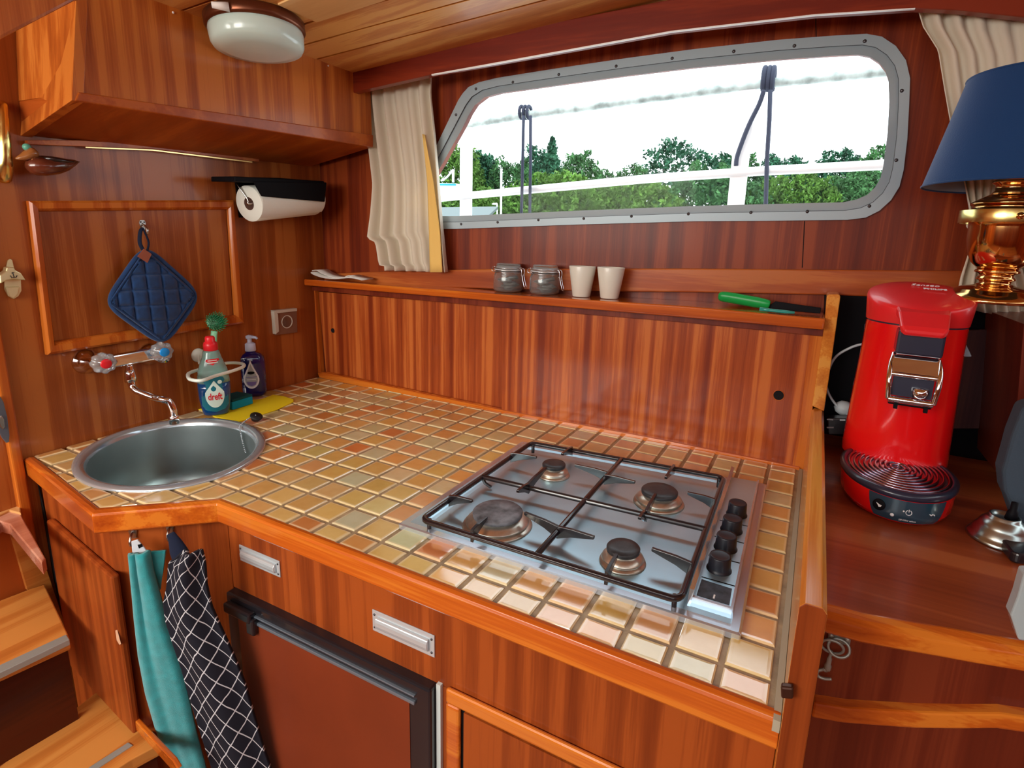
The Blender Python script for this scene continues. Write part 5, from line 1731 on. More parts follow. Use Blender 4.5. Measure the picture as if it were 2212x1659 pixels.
loft([tw_(.306, .0795), tw_(.309, .0795)]).build('seam', 'tray_blue', cm_)
def lid(z, r, tilt=0.):
    out = []
    for k in range(64):
        a = 2 * math.pi * k / 64
        y = r * math.sin(a)
        out.append(CT @ Vector((r * math.cos(a), .108 + y, z + tilt * (y + .08) * .24)))
    return out
loft([lid(.309, .0815), lid(.322, .084, .6), lid(.333, .0855, .95), lid(.3375, .0845, 1), lid(.3395, .081, 1), lid(.3425, .055, 1), lid(.3445, .025, 1), lid(.345, .002, 1)]).build('lid', 'cred2', cm_)
# nose of the lid: narrowing tongue
def lb(x, y, z): return CT @ Vector((x, y + .016, z))
ns = [[lb(-.042, .030, .343), lb(.042, .030, .343), lb(.038, -.005, .334), lb(.034, -.040, .314), lb(.028, -.046, .304), lb(-.028, -.046, .304), lb(-.034, -.040, .314), lb(-.038, -.005, .334)],
      [lb(-.040, .030, .325), lb(.040, .030, .325), lb(.036, -.005, .318), lb(.032, -.036, .300), lb(.026, -.041, .296), lb(-.026, -.041, .296), lb(-.032, -.036, .300), lb(-.036, -.005, .318)]]
nm = MB().add(ns[0] + ns[1], [(7, 0, 1, 2), (7, 2, 3, 6), (3, 4, 5, 6), (8, 15, 10, 9), (10, 15, 14, 11), (11, 14, 13, 12)] + [(i, i + 8, (i + 1) % 8 + 8, (i + 1) % 8) for i in range(8)])
nm.build('lever', 'cred2', cm_, bevel=.004, seg=3)
MB().box((-.034, -.010, .262), (.034, .05, .304)).xf(CT).build('black_housing', 'tray_blue', cm_, bevel=.004)
# chrome spout bracket
spb = MB()
for sx in (-1, 1):
    spb.tube(smoothpath([lb(sx * .032, .012, .258), lb(sx * .036, -.012, .240), lb(sx * .036, -.026, .215), lb(sx * .033, -.026, .182)], 5), .0045, 8)
spb.tube([lb(-.033, -.026, .182), lb(.033, -.026, .182)], .006, 10)
spb.tube([lb(-.036, -.020, .226), lb(.036, -.020, .226)], .005, 10)
spb.prism([lb(-.034, -.010, .258), lb(.034, -.010, .258), lb(.034, -.024, .226), lb(-.034, -.024, .226)], lb(0, .01, 0) - lb(0, 0, 0))
spo = spb.build('spout_bracket', 'chrome', cm_, bevel=.001)
MB().prism([lb(-.030, -.018, .224), lb(.030, -.018, .224), lb(.030, -.020, .188), lb(-.030, -.020, .188)], lb(0, .014, 0) - lb(0, 0, 0)).build('spout_recess', 'tray_blue', spo)
MB().lathe([(.0001, -.002), (.010, -.002), (.013, .006), (.012, .014), (.0001, .016)], 18, CT @ Matrix.Translation((.012, -.006, .192))).build('spout_nozzle', 'chrome', spo)
for sx in (-.020, .024):
    MB().box((sx - .003, -.012, .166), (sx + .003, -.004, .180)).xf(CT).build('spout_tip', 'black', spo)
MB().box((-.032, -.008, .172), (.032, .02, .180)).xf(CT).build('spout_base', 'black', spo, bevel=.002)
# lettering on the lid
Tl = CT @ Matrix.Translation((.014, .108, .3660)) @ Matrix.Rotation(math.atan(.24), 4, 'X')
text_mesh('Senseo', .016, Tl @ Matrix.Translation((-.006, .040, -.0010)), shear=.3).build('lid_script', 'glyph', cm_, recalc=False)
text_mesh('PHILIPS', .0115, Tl @ Matrix.Translation((.008, .012, .0008)), bold=.0003).build('lid_lettering', 'glyph', cm_, recalc=False)
# control panel wrapping the front of the base
def onbase(ang, z, lift=.0006):
    """ang in degrees from straight front, to the right positive"""
    a = math.radians(-90 + ang)
    f = float(np.interp(z, [0, .003, .014, .044], [.80, .9, .97, 1.0])); f2 = float(np.interp(z, [0, .003, .014, .044], [.82, .92, .98, 1.0]))
    yo_ = float(np.interp(z, [0, .003, .014, .044], [-.005, -.005, -.004, 0]))
    return CT @ Vector(((RX * f + lift) * math.cos(a), yo_ + (RY * f2 + lift) * math.sin(a), z))
vs, fs = [], []
na, nz_ = 16, 6
for j in range(nz_ + 1):
    for i in range(na + 1):
        s = i / na; t = j / nz_
        sq_ = 1 - .18 * (1 - t) ** 2
        vs.append(onbase((-34 + 76 * s) * sq_ + 4, .006 + .038 * t, .0015))
for j in range(nz_):
    for i in range(na):
        k = j * (na + 1) + i
        fs.append((k, k + 1, k + na + 2, k + na + 1))
cpn = MB().add(vs, fs, 0, True).build('control_panel', 'panel', cm_, recalc=False)
def gm_(ang, z, lift=.0022):
    p = onbase(ang, z, lift); q = onbase(ang + 2, z, lift); u = onbase(ang, z + .004, lift)
    x = (q - p); n = x.cross(u - p)
    return frame_mat(p, x, n)
Mb = gm_(-19, .027)
bt_ = MB().lathe([(.0095, -.001), (.0095, .001), (.008, .0016), (.0001, .0016)], 24, Mb).build('cup_button', 'black', cpn)
MB().add([Mb @ Vector(p) for p in ((-.004, .003, .002), (-.001, .0022, .002), (.0015, .0008, .002), (.0048, .001, .002), (.0038, -.0022, .002), (.0005, -.0034, .002), (-.001, -.001, .002))], [tuple(range(7))]).build('cup_icon', 'glyph', bt_, recalc=False)
Mb = gm_(8, .026)
MB().tube([Mb @ Vector((.0042 * math.cos(a), .0042 * math.sin(a), 0)) for a in [math.radians(115 + 310 * k / 18) for k in range(19)]], .0006, 5).build('power_icon', 'glyph', cpn)
MB().tube([Mb @ Vector((0, .001, 0)), Mb @ Vector((0, .0052, 0))], .0006, 5).build('power_icon', 'glyph', cpn)
MB().sphere(Mb @ Vector((-.0075, .0015, 0)), .0015, 8, 6).build('status_dot', 'glyph', cpn)
Mb = gm_(31, .025)
MB().tube([Mb @ Vector(p) for p in ((-.005, .001, 0), (-.002, -.001, 0), (0, .0005, 0), (.004, -.0005, 0), (.0045, -.002, 0))], .0009, 5).build('two_cup_icon', 'glyph', cpn)
Mb = gm_(-5, .013)
MB().sphere(Mb @ Vector((-.002, .004, 0)), .0030, 10, 6, s=(1, 1, .3), mat=Mb.to_3x3().to_4x4()).build('drop_icon', 'glyph', cpn)
text_mesh('SENSEO select', .0040, gm_(8, .012), depth=.0001).build('panel_lettering', 'glyph', cpn, recalc=False)

# water tank edge and handle behind the machine
M['tank'] = pbr('grey_blue_tank', (.34, .42, .50), .2, trans=.25, coat=.4)
tk2 = MB()
tkp = [(2062, 742), (2092, 742), (2098, 770), (2075, 775), (2062, 860), (2048, 905), (2035, 915), (2032, 895)]
YT = yplane(cmo.y + .12)
slab([(2058, 756), (2076, 758), (2066, 850), (2052, 900), (2036, 912), (2040, 860)], YT, .03).build('water_tank', 'tank', cm_, bevel=.003)
slab([(2058, 741), (2086, 741), (2100, 771), (2070, 772)], YT, .02, .01).build('tank_handle', 'tank', cm_, bevel=.002)
slab([(2032, 906), (2049, 905), (2046, 928), (2032, 930)], YT, .02, .004).build('tank_foot', 'tank', cm_, bevel=.003)
slab([(1869, 702), (1882, 702), (1878, 742), (1866, 742)], YT, .02, -.02).build('rear_tank', 'tank', cm_, bevel=.002)
slab([(1862, 765), (1868, 765), (1852, 845), (1843, 836)], YT, .02, -.02).build('rear_tank', 'tank', cm_, bevel=.002)
# mains lead and plug in the dark recess
M['lead'] = pbr('white_cable', (.50, .55, .58), .5)
YC = yplane(.80)
ld = MB().tube(smoothpath([at(u, v, YC) for u, v in ((1872, 742), (1845, 748), (1815, 763), (1800, 778), (1790, 800), (1784, 825), (1790, 850), (1804, 872), (1820, 888), (1834, 896))], 6), .0028, 8).build('power_cable', 'lead')
tag(ld, 'white power cable looping in the dark recess left of the coffee machine', 'cable')
pgm = thing('mains_plug', at(1820, 895, YC), 'white mains plug in the dark recess left of the coffee machine', 'plug')
Mx = frame_mat(at(1822, 880, yplane(.815)), (1, 0, 0), (0, -1, 0))
MB().lathe([(.019, 0), (.020, .004), (.018, .014), (.010, .020), (.0001, .022)], 10, Mx, sx=1, sy=.85).build('plug_body', 'lead', pgm)
ad = thing('power_adapter', at(1812, 925, YC), 'black power adapter box standing at the back of the side worktop', 'adapter')
slab([(1786, 903), (1836, 905), (1838, 940), (1788, 940)], yplane(.76), .03).build('case', 'fr_black', ad, bevel=.003)
slab([(1786, 905), (1800, 906), (1800, 908), (1786, 907)], yplane(.76), .0005, .0008).build('highlight_strip', 'lead', ad)
slab([(1786, 922), (1801, 922), (1801, 925), (1786, 925)], yplane(.76), .0005, .0008).build('highlight_strip', 'lead', ad)
slab([(1814, 906), (1826, 906), (1826, 909), (1814, 909)], yplane(.76), .0005, .0008).build('highlight_strip', 'lead', ad)

# ---------------------------------------------------------------- brass lamp
M['lampblue'] = pbr('blue_velvet_shade', (.0008, .04, .15), .85, sheen=.15, bump=.3, bscale=500)
M['shade_in'] = pbr('shade_lining', (.26, .32, .42), .8)
M['lampbrass'] = pbr('warm_polished_brass', (.74, .42, .16), .10, metal=1)
DEP = .95
LC = CAM_LOC + ray(2188, 420) * DEP
LY = yplane(LC.y)
def lz(v, u=2188): return at(u, v, LY).z
pxm = FPX / DEP
Tl = Matrix.Translation((LC.x, LC.y, 0))
lo_ = thing('brass_lamp', (LC.x, LC.y, lz(648)), 'polished brass lamp with blue velvet shade in front of the right curtain', 'lamp')
z1_, z0_ = lz(168), lz(402)
m_ = MB().lathe([(118 / pxm, z1_), (168 / pxm, z0_)], 64, Tl, caps=False)
m_.lathe([(167 / pxm, z0_), (117 / pxm, z1_)], 64, Tl, 1, caps=False)
m_.build('shade', ['lampblue', 'shade_in'], lo_, recalc=False)
for r_, z_ in ((118 / pxm, z1_), (168 / pxm, z0_)):
    mr = MB(); mr.tube([Vector((LC.x + r_ * math.cos(2 * math.pi * k / 64), LC.y + r_ * math.sin(2 * math.pi * k / 64), z_)) for k in range(64)], .0018, 6, closed=True); mr.build('shade_hem', 'lampblue', lo_)
P_ = lambda r, v: (r / pxm, lz(v))
MB().lathe([P_(30, 385), P_(40, 392), P_(40, 396), P_(33, 400), P_(32, 412), P_(36, 416), P_(38, 420)][::-1], 48, Tl).build('neck', 'lampbrass', lo_)
MB().lathe([P_(38, 420), P_(46, 424), P_(56, 430), P_(66, 436), P_(71, 440), P_(71, 443), P_(66, 446), P_(66, 452), P_(74, 456), P_(75, 474), P_(68, 478), P_(67, 492), P_(66, 520), P_(60, 550), P_(50, 570), P_(36, 584)][::-1], 48, Tl).build('body', 'lampbrass', lo_)
MB().lathe([P_(36, 584), P_(40, 586), P_(41, 590), P_(33, 594), P_(30, 598), P_(34, 602), P_(36, 606), P_(30, 609), P_(28, 614), P_(38, 619), P_(60, 624), P_(72, 630), P_(76, 636), P_(84, 640), P_(87, 645), P_(90, 648), P_(90, 655), P_(70, 656), P_(.1, 656)][::-1], 48, Tl).build('foot', 'lampbrass', lo_)
bz0, bz1 = lz(484), lz(456)
bn_ = MB()
R0 = 88 / pxm
n = 56
vs = []
for k in range(n):
    a = 2 * math.pi * k / n
    d = Vector((math.cos(a), math.sin(a), 0))
    for r_, z_ in ((R0, bz0), (R0, bz1), (R0 - .003, bz1), (R0 - .003, bz0)):
        vs.append(Vector((LC.x, LC.y, z_)) + d * r_)
fs = []
for k in range(n):
    j = (k + 1) % n
    for q in range(4):
        fs.append((k * 4 + q, j * 4 + q, j * 4 + (q + 1) % 4, k * 4 + (q + 1) % 4))
bd_ = bn_.add(vs, fs, 0, True).build('gimbal_band', 'brass', lo_, bevel=.0005)
for u, v in ((2205, 466),):
    aa = at(u, v, (LC + Vector((CAM_LOC.x - LC.x, CAM_LOC.y - LC.y, 0)).normalized() * R0, Vector((CAM_LOC.x - LC.x, CAM_LOC.y - LC.y, 0)).normalized()))
    MB().sphere(aa, .006, 12, 8, s=(1, 1, 1)).build('band_screw', 'lampbrass', bd_)
MB().sphere(at(2094, 470, LY), .005, 10, 8).build('band_screw', 'lampbrass', bd_)
MB().tube([Vector((LC.x + R0, LC.y, (bz0 + bz1) / 2)), Vector((LC.x + R0 + .08, LC.y + .06, (bz0 + bz1) / 2)), toWW(Vector((LC.x + R0 + .10, LC.y + .08, (bz0 + bz1) / 2)), .004)], .007, 10).build('wall_arm', 'brass', lo_)

# ---------------------------------------------------------------- metal stepped base, dark items at the right edge
M['pewter'] = pbr('brushed_pewter', (.42, .48, .46), .28, metal=1)
sbp = at(2163, 1150, zplane(TZ + .012)); sbp.z = TZ + .0005
so_ = thing('metal_stand', sbp, 'round stepped pewter stand with a short black stem on the side worktop', 'stand')
T = Matrix.Translation(sbp)
k_ = .70
MB().lathe([(.062 * k_, 0), (.063 * k_, .002), (.060 * k_, .006), (.056 * k_, .008), (.0545 * k_, .011), (.050 * k_, .018), (.046 * k_, .021), (.044 * k_, .024), (.042 * k_, .028), (.033 * k_, .034), (.029 * k_, .036), (.0285 * k_, .040), (.025 * k_, .041), (.023 * k_, .036), (.010, .034), (.0001, .034)], 56, T).build('base', 'pewter', so_)
MB().lathe([(.009, .034), (.007, .046), (.0045, .050), (.0045, .062), (.0001, .063)], 14, T @ Matrix.Translation((.010, .006, 0))).build('stem', 'black', so_)
kb = [at(u, v, zplane(TZ + .001)) for u, v in ((2160, 1186), (2180, 1212), (2196, 1219), (2300, 1225), (2300, 1175), (2170, 1180))]
tag(MB().prism(kb, (0, 0, .016)).build('black_box', 'fr_black', bevel=.003), 'flat black angular object on the worktop in front of the pewter stand', 'box')
M['slate'] = pbr('slate_fabric', (.045, .07, .10), .9, bump=.4, bscale=700)
cu_px = [(2212, 880), (2300, 860), (2300, 1180), (2212, 1175), (2192, 1120), (2180, 1085), (2170, 1062), (2166, 1020), (2176, 985), (2188, 940)]
cuo = slab(cu_px, yplane(.50), .05).build('cushion', 'slate', bevel=.008, seg=3)
tag(cuo, 'dark slate blue fabric cushion standing at the right edge behind the pewter stand', 'cushion')
M['acryl'] = pbr('clear_acrylic', (.38, .46, .48), .12, coat=.5)
aco = slab([(2183, 1330), (2198, 1290), (2212, 1240), (2300, 1240), (2300, 1400), (2200, 1383)], yplane(.17), .02).build('acrylic_block', 'acryl', bevel=.002)
tag(aco, 'clear acrylic block at the right end of the worktop edge', 'block')

# brass hook and eye on the fascia
fpl = yplane(fc[0].y - .001)
hk = thing('cabin_hook', at(1795, 1465, fpl), 'tarnished metal hook and eye catch hanging on the dark fascia below the side worktop', 'catch')
M['nickel'] = pbr('tarnished_nickel', (.36, .37, .32), .3, metal=.45)
slab([(1790, 1366), (1839, 1376), (1836, 1396), (1788, 1386)], fpl, .003, .004).build('plate', 'nickel', hk, bevel=.001)
def ringc(u, v, r, name, tilt=.4, a0=0, a1=360, off=.010):
    c = at(u, v, fpl, off); pts = []
    full = a1 - a0 >= 360
    n = 24
    for k in range(n if full else n + 1):
        a = math.radians(a0 + (a1 - a0) * k / n)
        pts.append(c + Vector((r * math.cos(a), -r * tilt * math.sin(a) * .5, r * math.sin(a) * .85)))
    MB().tube(pts, .0018, 8, closed=full).build(name, 'nickel', hk)
ringc(1798, 1397, .0125, 'ring', .4)
ringc(1812, 1400, .0120, 'ring', -.6)
MB().tube(smoothpath([at(1796, 1406, fpl, .010), at(1792, 1422, fpl, .011), at(1789, 1436, fpl, .011), at(1786, 1446, fpl, .010), at(1778, 1446, fpl, .010), at(1766, 1450, fpl, .011), at(1767, 1460, fpl, .011), at(1780, 1466, fpl, .011), at(1796, 1467, fpl, .011)], 5), [.002] * 5 + [.003] * 5 + [.0042] * 5 + [.003] * 5 + [.002] * 21, 8).build('hook', 'nickel', hk)
for u, v in ((1796, 1371), (1831, 1381)):
    MB().sphere(at(u, v, fpl, .008), .0032, 10, 6).build('screw', 'nickel', hk)

# ================================================================ STAIRS AT THE LEFT
M['nosing'] = pbr('aluminium_stair_nosing', (.50, .60, .58), .4, metal=.6)
st_ = thing('stairs', (-1.35, -.3, .1), 'wooden companionway steps with aluminium nosings left of the sink cabinet', 'stairs')
T1, T2 = .62, .428
def zt3(u, v, z): return at(u, v, zplane(z))
def step(z, backR, frontR, noseL, noseR, name, frontL, th=.03):
    pass
def tread(z, pxs, name='tread', mat='tread', th=.025):
    ring = [at(u, v, zplane(z)) for u, v in pxs]
    return MB().prism(ring, (0, 0, -th)).build(name, mat, st_, bevel=.002)
# upper tread
tread(T1, [(-160, 1395), (0, 1297), (62, 1273), (96, 1262), (146, 1368), (150, 1378), (0, 1445), (-200, 1530)])
q = [(-200, 1530), (0, 1436), (143, 1370), (150, 1381), (0, 1453), (-200, 1550)]
MB().prism([at(u, v, zplane(T1 + .002)) for u, v in q], (0, 0, -.012)).build('nosing', 'nosing', st_, bevel=.001)
# riser under the upper tread
a, b_ = zt3(-200, 1550, T1), zt3(150, 1380, T1)
dxy = Vector((b_.x - a.x, b_.y - a.y, 0)).normalized(); nx = Vector((dxy.y, -dxy.x, 0))
if nx.x < 0: nx = -nx
MB().prism([a - UP * .026 - nx * .02, b_ - UP * .026 - nx * .02, Vector((b_.x, b_.y, T2)) - nx * .02, Vector((a.x, a.y, T2)) - nx * .02], -nx * .015).build('riser', 'riser', st_)
# lower tread
tread(T2, [(-200, 1760), (0, 1655), (215, 1490), (348, 1606), (285, 1640), (190, 1700), (0, 1800)])
q = [(180, 1665), (277, 1603), (287, 1609), (192, 1672), (0, 1790), (-12, 1780)]
MB().prism([at(u, v, zplane(T2 + .002)) for u, v in q], (0, 0, -.012)).build('nosing', 'nosing', st_, bevel=.001)
a, b_ = zt3(0, 1800, T2), zt3(345, 1606, T2)
MB().prism([a - UP * .026 - nx * .02, b_ - UP * .026 - nx * .02, Vector((b_.x, b_.y, .05)) - nx * .02, Vector((a.x, a.y, .05)) - nx * .02], -nx * .015).build('riser', 'riser', st_)
# landing with pale varnished edge and riser below
TL = .80
tread(TL, [(-250, 1250), (0, 1112), (20, 1102), (45, 1110), (98, 1205), (90, 1216), (20, 1132), (0, 1126), (-250, 1330)], 'landing_edge', wood('glossy_pink_edge', (.42, .14, .08), (.55, .22, .14), (.66, .34, .24), 'y', 20, rough=.15, coat=1.0))
tread(TL + .004, [(-300, 1120), (0, 1060), (44, 1085), (45, 1108), (20, 1102), (0, 1112), (-300, 1240)], 'landing', 'ply')
a, b_ = zt3(-250, 1320, TL), zt3(92, 1212, TL)
LP_ = xplane(-1.50)
tag(slab([(-200, 1320), (20, 1132), (62, 1273), (0, 1298), (-200, 1400)], xplane(-1.46), .02).build('riser', 'front', st_), None)
slab([(18, 1130), (94, 1210), (148, 1372), (96, 1262), (60, 1275)], xplane(-1.45), .02, .0).build('side_board', 'tread', st_)
# pale wall far through the doorway
tag(slab([(-260, 700), (-20, 760), (6, 960), (46, 1092), (0, 1110), (-260, 1130)], xplane(-1.60), .02).build('wall_left_2', 'ply'), kind='structure')
# solid black box painting the shade between the steps and the sink cabinet
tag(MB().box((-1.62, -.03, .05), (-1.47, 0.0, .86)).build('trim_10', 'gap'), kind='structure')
# oval lock plate on the door post
lkp = thing('lock_plate', at(8, 960, dp), 'oval grey metal lock plate on the post at the left edge', 'lock plate')
cx_, cy_ = 0, 908
slab([(-14, 862), (0, 855), (8, 868), (16, 900), (21, 940), (20, 955), (14, 957), (4, 945), (-8, 920), (-14, 890)], dp, .003, .004).build('plate', pbr('grey_plate', (.16, .19, .24), .35, metal=.6), lkp, bevel=.001)
slab([(-3, 905), (3, 897), (9, 905), (11, 922), (7, 928), (0, 920)], dp, .003, .0075).build('turn_knob', 'chrome_dull', lkp, bevel=.001)

# unseen cabin sides that shut out stray daylight
tag(MB().box((1.9, -2.3, 0), (1.93, 1.0, 2.1)).build('wall_right', 'wallW'), kind='structure')
tag(MB().box((-2.3, -2.3, 0), (-2.27, 1.0, 2.1)).build('wall_left_3', 'wallL'), kind='structure')

# ================================================================ OUTSIDE
def far(u, v, y): return at(u, v, yplane(y))
M['railw'] = pbr('white_painted_rail', (.92, .94, .94), .4)
M['railr'] = pbr('weathered_rail', (.55, .66, .62), .5, vary=.45, vscale=22)
RYp = 1.75
rl = thing('deck_railing', far(1300, 470, RYp), 'white painted steel deck railing outside the window', 'railing')
MB().tube([far(930, 276, RYp), far(1015, 268, RYp), far(1150, 247, RYp), far(1400, 213, RYp), far(1650, 181, RYp), far(1910, 155, RYp), far(2100, 138, RYp)], .0165, 12).build('top_rail', 'railr', rl)
MB().tube([far(900, 433, RYp), far(1400, 386, RYp), far(1650, 369, RYp), far(1910, 356, RYp), far(2100, 348, RYp)], .0175, 12).build('lower_rail', 'railw', rl)
for u0, u1, w in ((1010, 1006, .034), (1617, 1606, .032)):
    a = far(u0, 262 if u0 < 1200 else 180, RYp); b_ = far(u1, 520, RYp)
    MB().box((min(a.x, b_.x) - w, RYp - .006, .80), (min(a.x, b_.x) + w, RYp + .006, a.z)).build('stanchion', 'railw', rl, bevel=.002)
M['rope'] = pbr('dark_blue_rope', (.045, .055, .09), .8, bump=.6, bscale=400)
def rope(pts, r, name, label):
    o = thing(name, pts[-1], label, 'rope')
    return o
YR = RYp - .03
r1 = thing('mooring_rope', far(1135, 480, YR), 'dark rope looped over the top rail and hanging in two strands, left rope', 'rope')
MB().tube([far(1131, 250, YR), far(1129, 350, YR), far(1126, 480, YR), far(1122, 560, YR)], .0072, 8).build('strand', 'rope', r1)
MB().tube([far(1146, 250, YR), far(1146, 350, YR), far(1144, 480, YR), far(1140, 560, YR)], .0072, 8).build('strand', 'rope', r1)
for du in (-9, -1, 7):
    c = far(1136 + du, 243, RYp)
    MB().tube([c + Vector((0, .022 * math.cos(a), .026 * math.sin(a))) for a in [2 * math.pi * k / 20 for k in range(20)]], .0075, 8, closed=True).build('coil', 'rope', r1)
r2 = thing('mooring_rope', far(1655, 480, YR), 'dark rope knotted on the top rail beside the right stanchion, with a loose end', 'rope')
MB().tube(smoothpath([far(1650, 195, YR), far(1640, 225, YR), far(1618, 270, YR), far(1602, 310, YR), (far(1592, 340, YR)), far(1590, 358, YR)], 5), .0085, 8).build('loose_end', 'rope', r2)
MB().tube([far(1664, 195, YR), far(1662, 260, YR), far(1657, 340, YR), far(1653, 480, YR), far(1650, 560, YR)], .008, 8).build('strand', 'rope', r2)
for du in (-10, 0, 9):
    c = far(1661 + du, 170, RYp)
    MB().tube([c + Vector((0, .023 * math.cos(a), .038 * math.sin(a))) for a in [2 * math.pi * k / 20 for k in range(20)]], .0095, 8, closed=True).build('knot', 'rope', r2)

# trees beyond the water
GZ_ = far(1300, 560, 24).z - .3
M['leaf1'] = pbr('leaf_mid_green', (.05, .15, .045), .8, vary=.75, vscale=1.6)
M['leaf2'] = pbr('leaf_blue_green', (.028, .12, .06), .8, vary=.75, vscale=1.6)
M['leaf3'] = pbr('leaf_yellow_green', (.085, .19, .025), .8, vary=.7, vscale=1.6)
M['trunk'] = pbr('bark', (.06, .045, .03), .9)


def tree(u0, u1, vtop, D, mat, label, seed, vbot=500, conifer=False, name='tree'):
    r = random.Random(seed)
    a, b_ = far(u0, vbot, D), far(u1, vbot, D)
    cx = (a.x + b_.x) / 2; w = (b_.x - a.x) / 2
    ztop = far((u0 + u1) / 2, vtop, D).z; zb = a.z
    o = thing(name, (cx, D, zb), label, 'tree', 'trees beyond the railing')
    mb = MB()
    Hh = ztop - zb
    nb_ = 700 if conifer else (1500 if name == 'bush' else 1000)
    for k in range(nb_):
        if conifer:
            t = r.random() ** .8
            rad = w * (1 - t) * (.35 + .65 * ((-t * 8) % 1)) + .03
            an = r.uniform(0, 6.283); rr = rad * r.uniform(.4, 1)
            c = Vector((cx + rr * math.cos(an), D + rr * math.sin(an), zb + Hh * t - rr * .25))
            s = w * .11 * (1.4 - t)
        else:
            # full crown: lumpy outline above, dense skirt below
            xx = r.uniform(-1, 1)
            nn_ = noise.noise(Vector((xx * 2.3 + seed * 3.1, seed * .7, 0))) * .30 + noise.noise(Vector((xx * 6.0 + seed, seed, 3))) * .14
            topf = (1 - abs(xx) ** 3 * .5) * (1.05 + nn_ * .7)
            tz_ = r.random() ** .55
            c = Vector((cx + w * xx * 1.28, D + w * r.uniform(-.7, .7) * (1 - tz_ * .5), zb + Hh * topf * tz_))
            s = max(w * .55, Hh * .3) * r.uniform(.06, .12)
        # a leaf clump: several crossed, pointed leaf blades
        for q_ in range(6):
            n_ = Vector((r.uniform(-1, 1), r.uniform(-1, 1), r.uniform(-.4, 1))).normalized()
            x_ = n_.orthogonal().normalized(); y_ = n_.cross(x_)
            ro = r.uniform(0, 6.28); x_, y_ = x_ * math.cos(ro) + y_ * math.sin(ro), y_ * math.cos(ro) - x_ * math.sin(ro)
            c2_ = c + Vector((r.uniform(-1, 1), r.uniform(-1, 1), r.uniform(-1, 1))) * s
            mb.add([c2_ - x_ * s, c2_ + y_ * s * .45 + n_ * s * .15, c2_ + x_ * s, c2_ - y_ * s * .45 + n_ * s * .1], [(0, 1, 2, 3)])
    mb.build('foliage', mat, o, recalc=False)
    MB().tube([Vector((cx, D, GZ_ - .05)), Vector((cx, D, zb + Hh * .5))], [w * .08 + .05, w * .05 + .03], 8).build('trunk', 'trunk', o)
    return o


TR = [(930, 1030, 325, 38, 'leaf3', 'light green tree at the far left behind the left stanchion'),
      (1012, 1070, 335, 42, 'leaf2', 'blue green tree just right of the left stanchion'),
      (1060, 1150, 362, 40, 'leaf1', 'low green tree behind the left hanging rope'),
      (1120, 1205, 336, 44, 'leaf2', 'green tree left of the spruce'),
      (1205, 1290, 345, 41, 'leaf1', 'rounded green tree right of the spruce'),
      (1385, 1560, 326, 48, 'leaf2', 'large round blue green crown in the middle of the view'),
      (1620, 1735, 341, 50, 'leaf2', 'dark tree right of the right stanchion'),
      (1740, 1840, 336, 52, 'leaf2', 'dark tree toward the right end of the window'),
      (1820, 1960, 331, 50, 'leaf1', 'green tree at the far right end of the window'),
      (1280, 1400, 372, 45, 'leaf1', 'low tree crown in the dip between the spruce and the large round crown'),
      (1540, 1640, 352, 49, 'leaf1', 'small crown just left of the right stanchion')]
for k, (u0, u1, vt, D, mt, lb_) in enumerate(TR):
    tree(u0, u1, vt, D, mt, lb_, 10 + k)
tree(1120, 1256, 298, 43, 'leaf2', 'tall dark pointed spruce in the left half of the view', 40, conifer=True, name='spruce_tree')
HG = [(950, 1130, 425, 'leaf3', 'low hedge below the left trees'), (1100, 1300, 400, 'leaf3', 'yellow green bush mass below the spruce'), (1260, 1460, 398, 'leaf3', 'yellow green bushes below the gap in the trees'),
      (1430, 1640, 380, 'leaf1', 'green bushes below the large round crown'), (1600, 1800, 385, 'leaf3', 'bushes right of the right stanchion near the water'), (1760, 1960, 372, 'leaf1', 'bushes at the right end of the window')]
for k, (u0, u1, vt, mt, lb_) in enumerate(HG):
    o = tree(u0, u1, vt, 34 + k * .5, mt, lb_, 60 + k, vbot=540, name='bush')
    o['category'] = 'bush'; o['group'] = 'bushes along the bank'
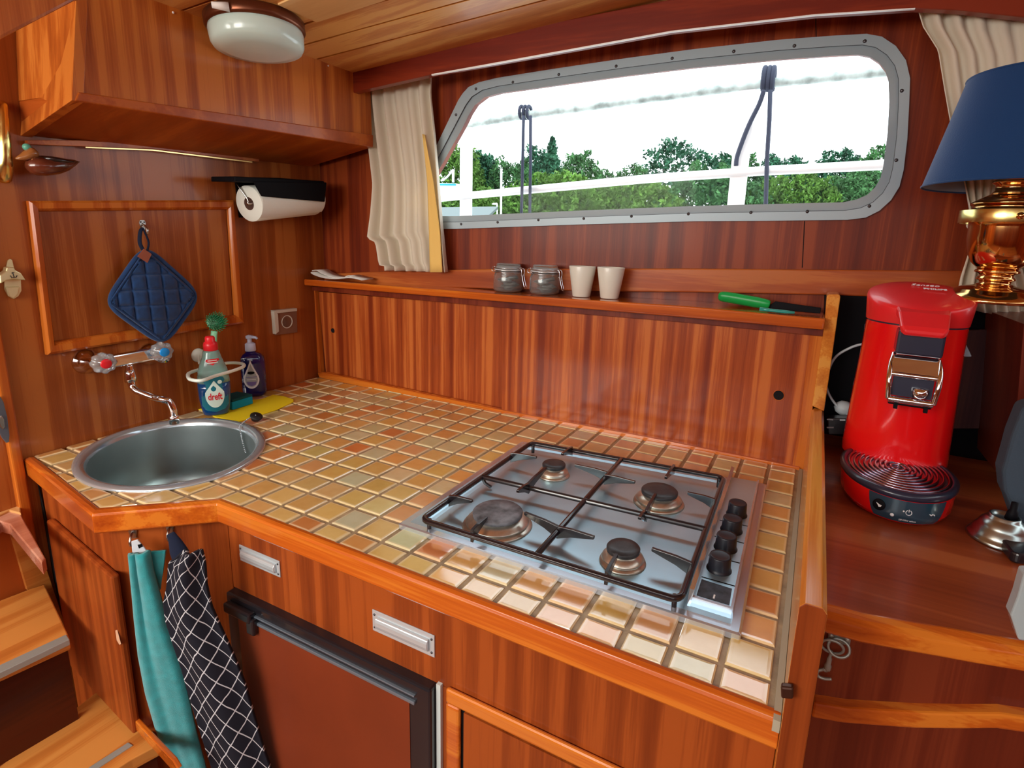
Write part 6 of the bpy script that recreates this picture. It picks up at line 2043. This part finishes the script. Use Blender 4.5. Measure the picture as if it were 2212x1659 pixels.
# street light poles, shed roof, moored boat
lpz = far(1082, 500, 30)
pl1 = thing('lamp_post', lpz, 'thin white pole standing in front of the left trees', 'pole')
MB().tube([Vector((far(1082, 520, 30).x, 30, GZ_ - .05)), far(1083, 365, 30)], .07, 8).build('pole', 'railw', pl1)
pl2 = thing('street_light', far(1072, 500, 29), 'small street light with a curved white head above the shed roof', 'street light')
MB().tube(smoothpath([Vector((far(1074, 520, 29).x, 29, GZ_ - .05)), far(1074, 450, 29), far(1072, 442, 29), far(1067, 441, 29)], 4), .05, 8).build('pole', 'railw', pl2)
MB().sphere(far(1069, 441, 29), .15, 10, 6, s=(1.4, 1, .5)).build('head', 'railw', pl2)
M['roof'] = pbr('grey_shed_roof', (.16, .20, .20), .8)
shd = thing('shed', far(1010, 500, 27), 'low grey roofed shed at the lower left corner of the window view', 'shed')
ra, rb_, rc_, rd = far(930, 448, 27), far(1076, 446, 27), far(1050, 470, 24), far(920, 472, 24)
MB().prism([ra, rb_, rc_, rd], (0, 0, -.15)).build('roof', 'roof', shd)
MB().box((min(ra.x, rd.x) + .5, 24.6, rc_.z - 4), (rc_.x - .3, 26.6, rc_.z - .1)).build('walls', pbr('shed_wall', (.3, .25, .18), .8), shd)
M['hull'] = pbr('blue_white_hull', (.45, .60, .68), .4)
bt0 = thing('moored_boat', far(965, 500, 20), 'small blue and white moored boat at the far left of the window', 'boat')
hull = [far(u, v, 20) for u, v in ((900, 394), (984, 396), (986, 402), (976, 415), (972, 420), (900, 422))]
MB().prism(hull, Vector((0, 1.2, 0))).build('hull', 'hull', bt0, bevel=.03)
MB().tube([far(900, 398, 19.9), far(984, 399, 19.9)], .04, 8).build('blue_stripe', 'blue', bt0)
MB().tube(smoothpath([far(953, 390, 20), far(965, 383, 20), far(974, 372, 20), far(977, 368, 20)], 4), .04, 6).build('pulpit_rail', 'railw', bt0)
MB().tube([Vector((far(902, 400, 20).x, 20.6, GZ_ - .05)), far(902, 404, 20) + Vector((0, .6, 0))], .15, 8).build('mooring_pile', 'trunk', bt0)
MB().tube([far(979, 366, 20), far(979, 394, 20)], .05, 6).build('mast', 'railw', bt0)
# ground and deck outside
tag(MB().box((-120, 24, far(1300, 560, 24).z - .4), (60, 90, far(1300, 560, 24).z - .3)).build('ground', pbr('grass_bank', (.05, .13, .03), .9, vary=.4, vscale=1)), kind='structure')

tag(MB().box((-3, .95, .70), (2.5, 1.95, .80)).build('trim_11', pbr('side_deck_paint', (.45, .50, .50), .6)), kind='structure')
